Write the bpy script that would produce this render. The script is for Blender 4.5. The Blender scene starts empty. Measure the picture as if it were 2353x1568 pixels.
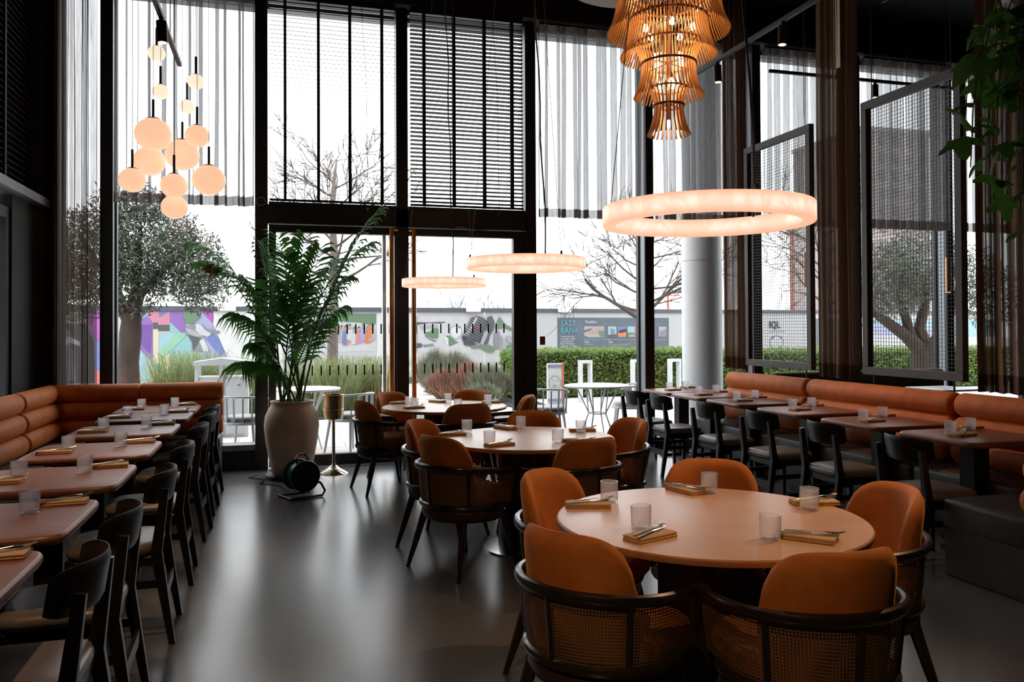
import bpy, bmesh, math, random
from mathutils import Vector, Matrix
random.seed(7)
PI = math.pi
R = math.radians

# ------------------------------------------------------------------ camera, sky, exposure
F_PX, YAW, PITCH, ROLL, SHIFT_PX, CAM_Z = 1850.0, .279, .012, .0048, -52.0, 1.5
SC = bpy.context.scene
_f = Vector((math.sin(YAW) * math.cos(PITCH), math.cos(YAW) * math.cos(PITCH), math.sin(PITCH)))
_r = Vector((math.cos(YAW), -math.sin(YAW), 0))
_d = _f.cross(_r)
_r2 = math.cos(ROLL) * _r + math.sin(ROLL) * _d
_d2 = -math.sin(ROLL) * _r + math.cos(ROLL) * _d
cam_data = bpy.data.cameras.new('camera')
cam = bpy.data.objects.new('camera', cam_data)
SC.collection.objects.link(cam)
cam.matrix_world = Matrix(((_r2.x, -_d2.x, -_f.x, 0), (_r2.y, -_d2.y, -_f.y, 0), (_r2.z, -_d2.z, -_f.z, CAM_Z), (0, 0, 0, 1)))
cam_data.sensor_width = 36
cam_data.lens = 36 * F_PX / 2353
cam_data.shift_y = SHIFT_PX / 2353
cam_data.clip_end = 500
SC.camera = cam

world = bpy.data.worlds.new('overcast_sky')
SC.world = world
world.use_nodes = True
_bg = world.node_tree.nodes['Background']
_bg.inputs[0].default_value = (.93, .965, 1.0, 1)
_bg.inputs[1].default_value = 4.0
SC.view_settings.view_transform = 'Standard'
SC.view_settings.look = 'None'
SC.view_settings.gamma = 1
SC.view_settings.use_curve_mapping = False
SC.view_settings.exposure = 0.0
SC.cycles.max_bounces = 10
SC.cycles.diffuse_bounces = 5
SC.cycles.glossy_bounces = 4
SC.cycles.transmission_bounces = 6
SC.cycles.transparent_max_bounces = 24
SC.cycles.sample_clamp_indirect = 4
SC.cycles.caustics_reflective = False
SC.cycles.caustics_refractive = False
SC.cycles.use_denoising = True


def plane_at(px, py, p0, n):
    """where the sight line of a photograph pixel meets a plane of the place"""
    ray = _r2 * ((px - 1176.5) / F_PX) + _d2 * ((py - 784 - SHIFT_PX) / F_PX) + _f
    o = Vector((0, 0, CAM_Z))
    t = (Vector(p0) - o).dot(Vector(n)) / ray.dot(Vector(n))
    return o + ray * t


# ------------------------------------------------------------------ materials
MATS = {}


def mat(name, col, rough=.5, metal=0., var=.12, scale=8., bump=0., bscale=60., sheen=0., coat=0., emit=None, es=0., spec=.5, stretch=(1, 1, 1), detail=4, rvar=0.):
    m = bpy.data.materials.new(name)
    m.use_nodes = True
    nt = m.node_tree
    b = nt.nodes['Principled BSDF']
    tc = nt.nodes.new('ShaderNodeTexCoord')
    mp = nt.nodes.new('ShaderNodeMapping')
    mp.inputs['Scale'].default_value = stretch
    nt.links.new(tc.outputs['Object'], mp.inputs[0])
    nz = nt.nodes.new('ShaderNodeTexNoise')
    nz.inputs['Scale'].default_value = scale
    nz.inputs['Detail'].default_value = detail
    nt.links.new(mp.outputs[0], nz.inputs['Vector'])
    cr = nt.nodes.new('ShaderNodeValToRGB')
    cr.color_ramp.elements[0].position = .3
    cr.color_ramp.elements[1].position = .7
    cr.color_ramp.elements[0].color = (*[max(0, c * (1 - var)) for c in col], 1)
    cr.color_ramp.elements[1].color = (*[min(1, c * (1 + var)) for c in col], 1)
    nt.links.new(nz.outputs['Fac'], cr.inputs[0])
    nt.links.new(cr.outputs[0], b.inputs['Base Color'])
    b.inputs['Roughness'].default_value = rough
    if rvar:
        mr = nt.nodes.new('ShaderNodeMapRange')
        mr.inputs['To Min'].default_value = rough - rvar
        mr.inputs['To Max'].default_value = rough + rvar
        nt.links.new(nz.outputs['Fac'], mr.inputs['Value'])
        nt.links.new(mr.outputs[0], b.inputs['Roughness'])
    b.inputs['Metallic'].default_value = metal
    b.inputs['Specular IOR Level'].default_value = spec
    if sheen:
        b.inputs['Sheen Weight'].default_value = sheen
        b.inputs['Sheen Roughness'].default_value = .35
        b.inputs['Sheen Tint'].default_value = (min(1, col[0] * 2.2), min(1, col[1] * 2.6), min(1, col[2] * 3), 1)
    if coat:
        b.inputs['Coat Weight'].default_value = coat
        b.inputs['Coat Roughness'].default_value = .12
    if emit:
        b.inputs['Emission Color'].default_value = (*emit, 1)
        b.inputs['Emission Strength'].default_value = es
    if bump:
        n2 = nt.nodes.new('ShaderNodeTexNoise')
        n2.inputs['Scale'].default_value = bscale
        nt.links.new(mp.outputs[0], n2.inputs['Vector'])
        bp = nt.nodes.new('ShaderNodeBump')
        bp.inputs['Strength'].default_value = bump
        bp.inputs['Distance'].default_value = .01
        nt.links.new(n2.outputs['Fac'], bp.inputs['Height'])
        nt.links.new(bp.outputs[0], b.inputs['Normal'])
    MATS[name] = m
    return m


def glass_mat(name, tint=(1, 1, 1), body=0., bodycol=(.9, .92, .95), ior=1.45, rough=.0):
    m = bpy.data.materials.new(name)
    m.use_nodes = True
    nt = m.node_tree
    nt.nodes.remove(nt.nodes['Principled BSDF'])
    out = nt.nodes['Material Output']
    tr = nt.nodes.new('ShaderNodeBsdfTransparent')
    tr.inputs[0].default_value = (*tint, 1)
    gl = nt.nodes.new('ShaderNodeBsdfGlossy')
    gl.inputs['Roughness'].default_value = rough
    lw = nt.nodes.new('ShaderNodeLayerWeight')
    lw.inputs[0].default_value = .5
    pw = nt.nodes.new('ShaderNodeMath')
    pw.operation = 'POWER'
    pw.inputs[1].default_value = 4
    nt.links.new(lw.outputs['Facing'], pw.inputs[0])
    ma = nt.nodes.new('ShaderNodeMath')
    ma.operation = 'MULTIPLY_ADD'
    r0 = ((ior - 1) / (ior + 1)) ** 2 * 1.9
    ma.inputs[1].default_value = 1 - r0
    ma.inputs[2].default_value = r0
    nt.links.new(pw.outputs[0], ma.inputs[0])
    mx = nt.nodes.new('ShaderNodeMixShader')
    nt.links.new(ma.outputs[0], mx.inputs[0])
    if body:
        tl = nt.nodes.new('ShaderNodeBsdfTranslucent')
        tl.inputs[0].default_value = (*bodycol, 1)
        m2 = nt.nodes.new('ShaderNodeMixShader')
        m2.inputs[0].default_value = body
        nt.links.new(tr.outputs[0], m2.inputs[1])
        nt.links.new(tl.outputs[0], m2.inputs[2])
        nt.links.new(m2.outputs[0], mx.inputs[1])
    else:
        nt.links.new(tr.outputs[0], mx.inputs[1])
    nt.links.new(gl.outputs[0], mx.inputs[2])
    nt.links.new(mx.outputs[0], out.inputs[0])
    MATS[name] = m
    return m


def sheer_mat(name, col, cover, transl=.5, nvar=.2):
    """woven cloth: open share passes light, threads are diffuse/translucent"""
    m = bpy.data.materials.new(name)
    m.use_nodes = True
    nt = m.node_tree
    nt.nodes.remove(nt.nodes['Principled BSDF'])
    out = nt.nodes['Material Output']
    tr = nt.nodes.new('ShaderNodeBsdfTransparent')
    df = nt.nodes.new('ShaderNodeBsdfDiffuse')
    df.inputs[0].default_value = (*col, 1)
    tl = nt.nodes.new('ShaderNodeBsdfTranslucent')
    tl.inputs[0].default_value = (*col, 1)
    m1 = nt.nodes.new('ShaderNodeMixShader')
    m1.inputs[0].default_value = transl
    nt.links.new(df.outputs[0], m1.inputs[1])
    nt.links.new(tl.outputs[0], m1.inputs[2])
    tc = nt.nodes.new('ShaderNodeTexCoord')
    mp = nt.nodes.new('ShaderNodeMapping')
    mp.inputs['Scale'].default_value = (60, 60, 1.2)
    nt.links.new(tc.outputs['Object'], mp.inputs[0])
    nz = nt.nodes.new('ShaderNodeTexNoise')
    nz.inputs['Scale'].default_value = 3
    nz.inputs['Detail'].default_value = 3
    nt.links.new(mp.outputs[0], nz.inputs['Vector'])
    mr = nt.nodes.new('ShaderNodeMapRange')
    mr.inputs['From Min'].default_value = .3
    mr.inputs['From Max'].default_value = .7
    mr.inputs['To Min'].default_value = 1 - cover * (1 - nvar)
    mr.inputs['To Max'].default_value = max(.005, 1 - cover * (1 + nvar))
    nt.links.new(nz.outputs['Fac'], mr.inputs['Value'])
    lw = nt.nodes.new('ShaderNodeLayerWeight')      # threads close up as the cloth turns edge-on
    lw.inputs[0].default_value = .5
    cs = nt.nodes.new('ShaderNodeMath')
    cs.operation = 'SUBTRACT'
    cs.inputs[0].default_value = 1.22
    nt.links.new(lw.outputs['Facing'], cs.inputs[1])
    iv = nt.nodes.new('ShaderNodeMath')
    iv.operation = 'DIVIDE'
    iv.inputs[0].default_value = 1
    nt.links.new(cs.outputs[0], iv.inputs[1])
    pw = nt.nodes.new('ShaderNodeMath')
    pw.operation = 'POWER'
    nt.links.new(mr.outputs[0], pw.inputs[0])
    nt.links.new(iv.outputs[0], pw.inputs[1])
    mx = nt.nodes.new('ShaderNodeMixShader')
    nt.links.new(pw.outputs[0], mx.inputs[0])
    nt.links.new(m1.outputs[0], mx.inputs[1])
    nt.links.new(tr.outputs[0], mx.inputs[2])
    nt.links.new(mx.outputs[0], out.inputs[0])
    MATS[name] = m
    return m


def lamp_mat(name, col, strength, vein=0., vcol=(.9, .35, .12), scale=5):
    m = bpy.data.materials.new(name)
    m.use_nodes = True
    nt = m.node_tree
    b = nt.nodes['Principled BSDF']
    b.inputs['Base Color'].default_value = (.34, .30, .27, 1)
    b.inputs['Roughness'].default_value = .4
    b.inputs['Emission Strength'].default_value = strength
    b.inputs['Emission Color'].default_value = (*col, 1)
    if vein:
        tc = nt.nodes.new('ShaderNodeTexCoord')
        nz = nt.nodes.new('ShaderNodeTexNoise')
        nz.inputs['Scale'].default_value = scale
        nz.inputs['Detail'].default_value = 6
        nz.inputs['Distortion'].default_value = 1.2
        nt.links.new(tc.outputs['Object'], nz.inputs['Vector'])
        cr = nt.nodes.new('ShaderNodeValToRGB')
        e = cr.color_ramp.elements
        e[0].position, e[1].position = .40, .62
        e[0].color, e[1].color = (*col, 1), (*col, 1)
        k = e.new(.5)
        k.color = (*[c * (1 - vein) + v * vein for c, v in zip(col, vcol)], 1)
        nt.links.new(nz.outputs['Fac'], cr.inputs[0])
        nt.links.new(cr.outputs[0], b.inputs['Emission Color'])
    MATS[name] = m
    return m


mat('floor_resin', (.125, .122, .126), .24, var=.07, scale=1.1, rvar=.03, spec=.7, detail=2)
mat('black_metal', (.018, .019, .022), .42, var=.2)
mat('dark_wall', (.030, .029, .030), .7, var=.2, scale=3)
mat('ceiling_paint', (.016, .017, .02), .85, var=.2, scale=2)
mat('steel_blue', (.30, .33, .36), .4, metal=.3, var=.06)
mat('silver', (.7, .7, .7), .25, metal=1, var=.05)
mat('copper', (.72, .33, .14), .28, metal=1, var=.1)
mat('brass', (.62, .45, .25), .22, metal=1, var=.08)
mat('chrome', (.75, .68, .62), .12, metal=1, var=.04)
mat('velvet', (.56, .17, .025), .75, var=.22, scale=7, bump=.08, bscale=240, sheen=.45)
mat('banquette_velvet', (.62, .15, .026), .7, var=.2, scale=9, bump=.1, bscale=200, sheen=.5)
mat('leather_grey', (.075, .07, .068), .42, var=.15, scale=12, bump=.08, bscale=180)
mat('seat_leather', (.16, .135, .125), .36, var=.12, scale=12, bump=.05, bscale=200)
mat('apron_leather', (.045, .022, .025), .42, var=.2, scale=14, bump=.06, bscale=160)
mat('black_wood', (.012, .012, .013), .36, var=.3, scale=20, stretch=(1, 1, .2))
mat('dark_wood', (.020, .014, .012), .3, var=.35, scale=18, stretch=(1, 1, .3), coat=.3)
mat('table_wood', (.27, .10, .055), .40, var=.22, scale=5, stretch=(1, 9, 1), bump=.02, bscale=40)
mat('table_stone', (.68, .39, .20), .33, var=.1, scale=4, detail=8, rvar=.06)
mat('table_edge', (.46, .20, .08), .4, var=.2, scale=14)
mat('napkin', (.60, .40, .20), .85, var=.1, scale=30, bump=.15, bscale=500)
mat('steel', (.78, .76, .73), .18, metal=1, var=.03)
mat('terracotta', (.88, .68, .53), .8, var=.12, scale=5, bump=.08, bscale=40)
mat('soil', (.03, .022, .016), .95, var=.4, scale=30, bump=.5)
mat('palm_leaf', (.045, .14, .04), .42, var=.35, scale=3, spec=.5)
mat('palm_stem', (.05, .10, .03), .5, var=.3)
mat('palm_dry', (.22, .09, .03), .7, var=.3)
mat('plant_leaf', (.06, .13, .035), .42, var=.4, scale=6)
mat('chandelier_wood', (.72, .40, .16), .42, var=.2, scale=20, stretch=(1, 1, .3))
mat('chandelier_ring', (.20, .07, .02), .5, var=.2)
mat('bronze', (.045, .03, .022), .38, metal=.6, var=.2)
mat('cord_black', (.012, .012, .013), .6, var=.1)
mat('cord_thin', (.25, .25, .26), .5, var=.1)
mat('screen_frame', (.085, .07, .068), .5, var=.1, scale=10)
mat('screen_wire', (.10, .09, .085), .45, metal=.4, var=.1)
mat('curtain_tape', (.20, .15, .12), .8, var=.15)
mat('blind_slat', (.045, .038, .037), .45, var=.15, scale=4, stretch=(.3, 6, 6))
mat('blind_tape', (.012, .012, .014), .8, var=.1)
mat('reel_teal', (.02, .22, .24), .4, var=.15)
mat('reel_red', (.5, .03, .02), .4, var=.1)
mat('paper_tag', (.75, .66, .52), .8, var=.05)
mat('ceiling_disc', (.62, .58, .52), .8, var=.05)
mat('green_panel', (.30, .36, .29), .6, var=.08, scale=2)
mat('olive_velvet', (.075, .07, .02), .8, var=.2, sheen=.3)
mat('white_top', (.72, .72, .72), .3, var=.04)
# outdoors
mat('paving', (.62, .59, .56), .8, var=.06, scale=1.2, bump=.05)
mat('paving_joint', (.40, .38, .36), .9, var=.1)
mat('white_paint', (.55, .56, .57), .45, var=.05)
mat('chair_white', (.42, .44, .46), .45, var=.05)
mat('cushion_grey', (.42, .40, .40), .9, var=.06, bump=.1)
mat('hoarding_white', (.34, .34, .345), .6, var=.04, scale=1)
mat('hoarding_rail', (.06, .065, .08), .6, var=.1)
mat('sign_slate', (.065, .085, .105), .5, var=.12, scale=1.5)
mat('column_white', (.72, .73, .74), .5, var=.03)
mat('canopy_grey', (.32, .31, .32), .7, var=.06, scale=3)
mat('olive_leaf', (.075, .088, .06), .6, var=.45, scale=2)
mat('olive_bark', (.042, .027, .02), .9, var=.35, scale=8, bump=.6, bscale=20, stretch=(1, 1, .3))
mat('bare_bark', (.085, .068, .06), .9, var=.2, scale=6)
mat('birch_trunk', (.16, .135, .115), .9, var=.15, scale=5, bump=.2)
mat('hedge_leaf', (.17, .24, .07), .6, var=.5, scale=4)
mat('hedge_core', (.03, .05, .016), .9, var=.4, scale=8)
mat('grass_green', (.20, .27, .11), .7, var=.4, scale=2)
mat('grass_dry', (.34, .31, .18), .8, var=.3, scale=2)
mat('shrub_sage', (.22, .23, .16), .9, var=.35, scale=3)
mat('shrub_rust', (.30, .165, .115), .9, var=.3, scale=3)
mat('lily_leaf', (.07, .26, .06), .5, var=.4, scale=4)
mat('brick_red', (.20, .075, .05), .9, var=.25, scale=3)
mat('brick_pale', (.24, .20, .19), .9, var=.15, scale=2)
mat('far_window', (.10, .11, .13), .2, var=.15)
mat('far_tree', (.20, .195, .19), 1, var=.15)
mat('crane_red', (.65, .10, .06), .6, var=.1)
mat('orange_edge', (.65, .16, .06), .6, var=.1)
for nm, c in dict(ink_black=(.03, .035, .04), ink_dark=(.10, .11, .125), ink_grey=(.28, .28, .31), ink_light=(.45, .45, .48), ink_pale=(.66, .66, .68), ink_violet=(.30, .16, .48), ink_purple=(.20, .09, .38),
                  ink_magenta=(.48, .12, .50), ink_pink=(.66, .26, .36), ink_coral=(.72, .20, .18), ink_blue=(.18, .24, .52), ink_lilac=(.42, .42, .66), ink_sky=(.36, .58, .66), ink_aqua=(.30, .56, .56),
                  ink_mint=(.32, .58, .42), ink_cream=(.74, .67, .46), ink_sand=(.70, .58, .36), ink_teal=(.16, .44, .50), ink_orange=(.75, .25, .08), ink_leaf=(.16, .26, .16), ink_white=(.8, .8, .8), ink_skin=(.55, .36, .28), ink_yellow=(.75, .60, .12), ink_red=(.6, .06, .04), ink_seafoam=(.60, .68, .62)).items():
    mat(nm, tuple(q * .56 for q in c), .6, var=.06, scale=3)

glass_mat('window_glass', (.985, .99, .985))
glass_mat('tumbler_glass', (.97, .965, .965), body=.20, bodycol=(.95, .93, .93), ior=1.42, rough=.11)
sheer_mat('sheer_grey', (.27, .265, .27), .50, .5, .12)
sheer_mat('sheer_hem', (.17, .14, .13), .90, .35, .05)
sheer_mat('sheer_brown', (.20, .14, .11), .70, .35, .12)
sheer_mat('drape_brown', (.30, .19, .13), .95, .3, .03)
sheer_mat('drape_hem', (.18, .11, .08), .985, .15, .01)
lamp_mat('ring_glow', (1.22, .92, .74), 1.0, vein=.38, vcol=(1.0, .42, .20), scale=6)
_nt = MATS['ring_glow'].node_tree
_tc = _nt.nodes.new('ShaderNodeTexCoord')
_sp = _nt.nodes.new('ShaderNodeSeparateXYZ')
_nt.links.new(_tc.outputs['Object'], _sp.inputs[0])
_ab = _nt.nodes.new('ShaderNodeMath')
_ab.operation = 'ABSOLUTE'
_nt.links.new(_sp.outputs[2], _ab.inputs[0])
_mr = _nt.nodes.new('ShaderNodeMapRange')
_mr.inputs['From Min'].default_value, _mr.inputs['From Max'].default_value = .008, .038
_mr.inputs['To Min'].default_value, _mr.inputs['To Max'].default_value = 0, 1
_nt.links.new(_ab.outputs[0], _mr.inputs['Value'])
_mx = _nt.nodes.new('ShaderNodeMixRGB')
_mx.inputs[2].default_value = (1.0, .50, .31, 1)
_nt.links.new(_mr.outputs[0], _mx.inputs[0])
_em = _nt.nodes['Principled BSDF'].inputs['Emission Color']
_nt.links.new(_em.links[0].from_socket, _mx.inputs[1])
_nt.links.new(_mx.outputs[0], _em)
lamp_mat('globe_glow', (1.0, .58, .36), .97)
lamp_mat('globe_glow_pale', (1.0, .84, .64), 1.0)
lamp_mat('bulb_glow', (1.0, .66, .34), 50)
lamp_mat('spot_glow', (1.0, .50, .22), 5)


def leafy(name, col, amount=.45):
    """leaf: glossy skin over a blade that lets light through"""
    nt = MATS[name].node_tree
    b = nt.nodes['Principled BSDF']
    tl = nt.nodes.new('ShaderNodeBsdfTranslucent')
    tl.inputs[0].default_value = (*col, 1)
    mx = nt.nodes.new('ShaderNodeMixShader')
    mx.inputs[0].default_value = amount
    nt.links.new(b.outputs[0], mx.inputs[1])
    nt.links.new(tl.outputs[0], mx.inputs[2])
    nt.links.new(mx.outputs[0], nt.nodes['Material Output'].inputs[0])


leafy('palm_leaf', (.06, .20, .03))
leafy('plant_leaf', (.09, .22, .03))
leafy('hedge_leaf', (.20, .32, .07))
leafy('lily_leaf', (.10, .34, .06))
leafy('grass_green', (.20, .30, .08), .35)


def cane_mat():
    m = bpy.data.materials.new('cane_webbing')
    m.use_nodes = True
    nt = m.node_tree
    b = nt.nodes['Principled BSDF']
    b.inputs['Base Color'].default_value = (.17, .095, .05, 1)
    b.inputs['Roughness'].default_value = .55
    uv = nt.nodes.new('ShaderNodeUVMap')
    vor = nt.nodes.new('ShaderNodeTexVoronoi')
    vor.inputs['Scale'].default_value = 95
    vor.inputs['Randomness'].default_value = 0
    nt.links.new(uv.outputs[0], vor.inputs['Vector'])
    lt = nt.nodes.new('ShaderNodeMath')
    lt.operation = 'LESS_THAN'
    lt.inputs[1].default_value = .33
    nt.links.new(vor.outputs['Distance'], lt.inputs[0])
    tr = nt.nodes.new('ShaderNodeBsdfTransparent')
    mx = nt.nodes.new('ShaderNodeMixShader')
    nt.links.new(lt.outputs[0], mx.inputs[0])
    nt.links.new(b.outputs[0], mx.inputs[1])
    nt.links.new(tr.outputs[0], mx.inputs[2])
    nt.links.new(mx.outputs[0], nt.nodes['Material Output'].inputs[0])
    MATS['cane'] = m


cane_mat()


# ------------------------------------------------------------------ building helpers
class MB:
    def __init__(s):
        s.v, s.f, s.uv = [], [], None

    def add(s, vs, fs):
        n = len(s.v)
        s.v += [tuple(v) for v in vs]
        s.f += [tuple(i + n for i in f) for f in fs]
        return s

    def box(s, x0, x1, y0, y1, z0, z1):
        return s.add([(x0, y0, z0), (x1, y0, z0), (x1, y1, z0), (x0, y1, z0), (x0, y0, z1), (x1, y0, z1), (x1, y1, z1), (x0, y1, z1)],
                     [(0, 3, 2, 1), (4, 5, 6, 7), (0, 1, 5, 4), (1, 2, 6, 5), (2, 3, 7, 6), (3, 0, 4, 7)])

    def rbox(s, x0, x1, y0, y1, z0, z1, r=.01, seg=2, M=None):
        bm = bmesh.new()
        bmesh.ops.create_cube(bm, size=1)
        for v in bm.verts:
            v.co = Vector(((x0 + x1) / 2 + v.co.x * (x1 - x0), (y0 + y1) / 2 + v.co.y * (y1 - y0), (z0 + z1) / 2 + v.co.z * (z1 - z0)))
        bmesh.ops.bevel(bm, geom=list(bm.edges), offset=r, segments=seg, affect='EDGES', profile=.5)
        if M is not None:
            bmesh.ops.transform(bm, matrix=M, verts=bm.verts)
        bm.verts.ensure_lookup_table()
        s.add([v.co[:] for v in bm.verts], [[v.index for v in f.verts] for f in bm.faces])
        bm.free()
        return s

    def beam(s, a, b, w, h, up=(0, 0, 1), w2=None, h2=None):
        a, b = Vector(a), Vector(b)
        d = (b - a).normalized()
        x = d.cross(Vector(up)).normalized()
        y = x.cross(d)
        w2 = w if w2 is None else w2
        h2 = h if h2 is None else h2
        vs = []
        for p, ww, hh in ((a, w, h), (b, w2, h2)):
            for i, j in ((-1, -1), (1, -1), (1, 1), (-1, 1)):
                vs.append(p + x * (i * ww / 2) + y * (j * hh / 2))
        return s.add(vs, [(0, 1, 2, 3), (7, 6, 5, 4), (0, 4, 5, 1), (1, 5, 6, 2), (2, 6, 7, 3), (3, 7, 4, 0)])

    def tube(s, pts, rad, n=8, cap=True, closed=False, squash=None):
        pts = [Vector(p) for p in pts]
        if not isinstance(rad, (list, tuple)):
            rad = [rad] * len(pts)
        base = len(s.v)
        m = len(pts)
        px = None
        for i, p in enumerate(pts):
            if closed:
                d = pts[(i + 1) % m] - pts[i - 1]
            else:
                d = pts[min(i + 1, m - 1)] - pts[max(i - 1, 0)]
            d.normalize()
            if px is None:
                up = Vector((0, 0, 1)) if abs(d.z) < .9 else Vector((1, 0, 0))
                px = d.cross(up).normalized()
            else:
                px = (px - d * px.dot(d))
                px = px.normalized() if px.length > 1e-6 else d.orthogonal().normalized()
            py = d.cross(px)
            for k in range(n):
                a = 2 * PI * k / n
                s.v.append(tuple(p + px * (math.cos(a) * rad[i]) + py * (math.sin(a) * rad[i] * (squash or 1))))
        for i in range(m if closed else m - 1):
            j = (i + 1) % m
            for k in range(n):
                k2 = (k + 1) % n
                s.f.append((base + i * n + k, base + i * n + k2, base + j * n + k2, base + j * n + k))
        if cap and not closed:
            s.f.append(tuple(base + k for k in reversed(range(n))))
            s.f.append(tuple(base + (m - 1) * n + k for k in range(n)))
        return s

    def lathe(s, prof, n=24, c=(0, 0, 0), flute=None):
        base = len(s.v)
        m = len(prof)
        for r, z in prof:
            for k in range(n):
                a = 2 * PI * k / n
                rr = r * (1 + (flute(k, z) if flute else 0))
                s.v.append((c[0] + rr * math.cos(a), c[1] + rr * math.sin(a), c[2] + z))
        for i in range(m - 1):
            for k in range(n):
                k2 = (k + 1) % n
                s.f.append((base + i * n + k, base + i * n + k2, base + (i + 1) * n + k2, base + (i + 1) * n + k))
        s.f.append(tuple(base + k for k in reversed(range(n))))
        s.f.append(tuple(base + (m - 1) * n + k for k in range(n)))
        return s

    def prism(s, poly, z0, z1):
        n = len(poly)
        vs = [(x, y, z0) for x, y in poly] + [(x, y, z1) for x, y in poly]
        fs = [tuple(reversed(range(n))), tuple(range(n, 2 * n))]
        fs += [(i, (i + 1) % n, n + (i + 1) % n, n + i) for i in range(n)]
        return s.add(vs, fs)

    def mesh(s, name, m, smooth=True, recalc=True, angle=35):
        me = bpy.data.meshes.new(name)
        me.from_pydata(s.v, [], s.f)
        if s.uv:
            l = me.uv_layers.new(name='UVMap')
            for lp in me.loops:
                l.data[lp.index].uv = s.uv[lp.vertex_index]
        if recalc:
            bm = bmesh.new()
            bm.from_mesh(me)
            bmesh.ops.recalc_face_normals(bm, faces=bm.faces)
            bm.to_mesh(me)
            bm.free()
        if smooth:
            me.shade_smooth()
            me.set_sharp_from_angle(angle=R(angle))
        me.materials.append(MATS[m])
        return me

    def build(s, name, m, parent=None, smooth=True, recalc=True, angle=35, **kw):
        return put(name, s.mesh(name, m, smooth, recalc, angle), parent, **kw)


def put(name, me, parent=None, loc=None, rot=None):
    o = bpy.data.objects.new(name, me)
    SC.collection.objects.link(o)
    if parent is not None:
        o.parent = parent
    if loc is not None:
        o.location = loc
    if rot is not None:
        o.rotation_euler = rot
    return o


def tag(o, label=None, cat=None, group=None, kind=None):
    if label:
        o['label'] = label
    if cat:
        o['category'] = cat
    if group:
        o['group'] = group
    if kind:
        o['kind'] = kind
    return o


def thing(name, label, cat, loc=(0, 0, 0), rz=0., group=None):
    o = put(name, None, None, loc, (0, 0, rz))
    o.empty_display_size = .1
    return tag(o, label, cat, group)


def struct(name, label, loc=(0, 0, 0)):
    o = put(name, None, None, loc)
    return tag(o, label, None, None, 'structure')


def kids(o):
    return [c for c in SC.collection.objects if c.parent == o]


KIDS = {}


def copy_tree(o, label, loc, rz=0., group=None):
    if o.name not in KIDS:
        KIDS[o.name] = [(c, kids(c)) for c in kids(o)]
    r = o.copy()
    SC.collection.objects.link(r)
    r.location = loc
    r.rotation_euler = (0, 0, rz)
    r['label'] = label
    if group:
        r['group'] = group
    for c, gs in KIDS[o.name]:
        cc = c.copy()
        SC.collection.objects.link(cc)
        cc.parent = r
        for g in gs:
            gg = g.copy()
            SC.collection.objects.link(gg)
            gg.parent = cc
    return r


def superpoly(hx, hy, n=4., k=40):
    out = []
    for i in range(k):
        a = 2 * PI * i / k
        c, s_ = math.cos(a), math.sin(a)
        out.append((hx * math.copysign(abs(c) ** (2 / n), c), hy * math.copysign(abs(s_) ** (2 / n), s_)))
    return out


def pad(poly, levels):
    """stacked rings: levels = [(scale, z)]"""
    m = MB()
    n = len(poly)
    for sc, z in levels:
        m.v += [(x * sc, y * sc, z) for x, y in poly]
    for i in range(len(levels) - 1):
        for k in range(n):
            k2 = (k + 1) % n
            m.f.append((i * n + k, i * n + k2, (i + 1) * n + k2, (i + 1) * n + k))
    m.f.append(tuple(reversed(range(n))))
    m.f.append(tuple((len(levels) - 1) * n + k for k in range(n)))
    return m


def bez(a, b, c, n):
    a, b, c = Vector(a), Vector(b), Vector(c)
    return [a * (1 - t) ** 2 + b * (2 * t * (1 - t)) + c * t * t for t in [i / (n - 1) for i in range(n)]]
# ------------------------------------------------------------------ the room
FY = 9.07                      # facade plane
XS = [-2.2, -1.71, -.2, 1.31, 2.82, 4.33, 5.84, 7.35, 8.86, 10.37, 11.5]
CEIL = 5.6
tag(MB().box(-2.6, 11.6, -4.1, 9.26, -.12, 0).build('floor', 'floor_resin', smooth=False), 'dark grey polished resin floor reflecting the windows', kind='structure')
tag(MB().box(-2.6, 11.6, -4.1, 9.2, CEIL, CEIL + .15).build('ceiling', 'ceiling_paint', smooth=False), 'black painted ceiling high above the dining room', kind='structure')
tag(MB().box(-2.6, 11.6, -4.2, -4.0, 0, CEIL).build('wall_back', 'dark_wall', smooth=False), 'dark wall behind the camera', kind='structure')
tag(MB().box(11.5, 11.7, -4.1, 9.2, 0, CEIL).build('wall_right', 'dark_wall', smooth=False), 'dark end wall of the side dining room', kind='structure')
# left wall: solid dark panels, a glazed side door, louvres above the transom bar
wl = struct('wall_left', 'dark panelled left wall with louvres over a transom bar')
m = MB().box(-2.5, -2.32, -4.1, 7.0, 0, CEIL).box(-2.5, -2.32, 8.16, 9.16, 0, 2.74).box(-2.5, -2.44, 7.0, 9.16, 2.74, CEIL).box(-2.5, -2.245, 9.0, 9.28, 0, CEIL).box(-2.5, -2.32, 7.0, 9.16, 5.2, CEIL)
m.build('wall_panel', 'dark_wall', wl, smooth=False)
MB().box(-2.46, -2.22, 7.0, 8.98, 2.72, 2.80).build('transom_bar', 'steel_blue', wl, smooth=False)
sl = MB().beam((-2.37, 6.95, 0), (-2.37, 8.97, 0), .06, .008, up=(.55, 0, .83)).mesh('louvre_slat', 'blind_slat', False)
for i in range(39):
    put('louvre_slat', sl, wl, (0, 0, 2.87 + i * .0598))
MB().box(-2.39, -2.33, 8.0, 8.04, 2.8, 5.2).box(-2.39, -2.33, 7.4, 7.44, 2.8, 5.2).build('louvre_stile', 'black_metal', wl, smooth=False)
d3 = struct('door_3', 'glazed side door in the left wall')
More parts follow.
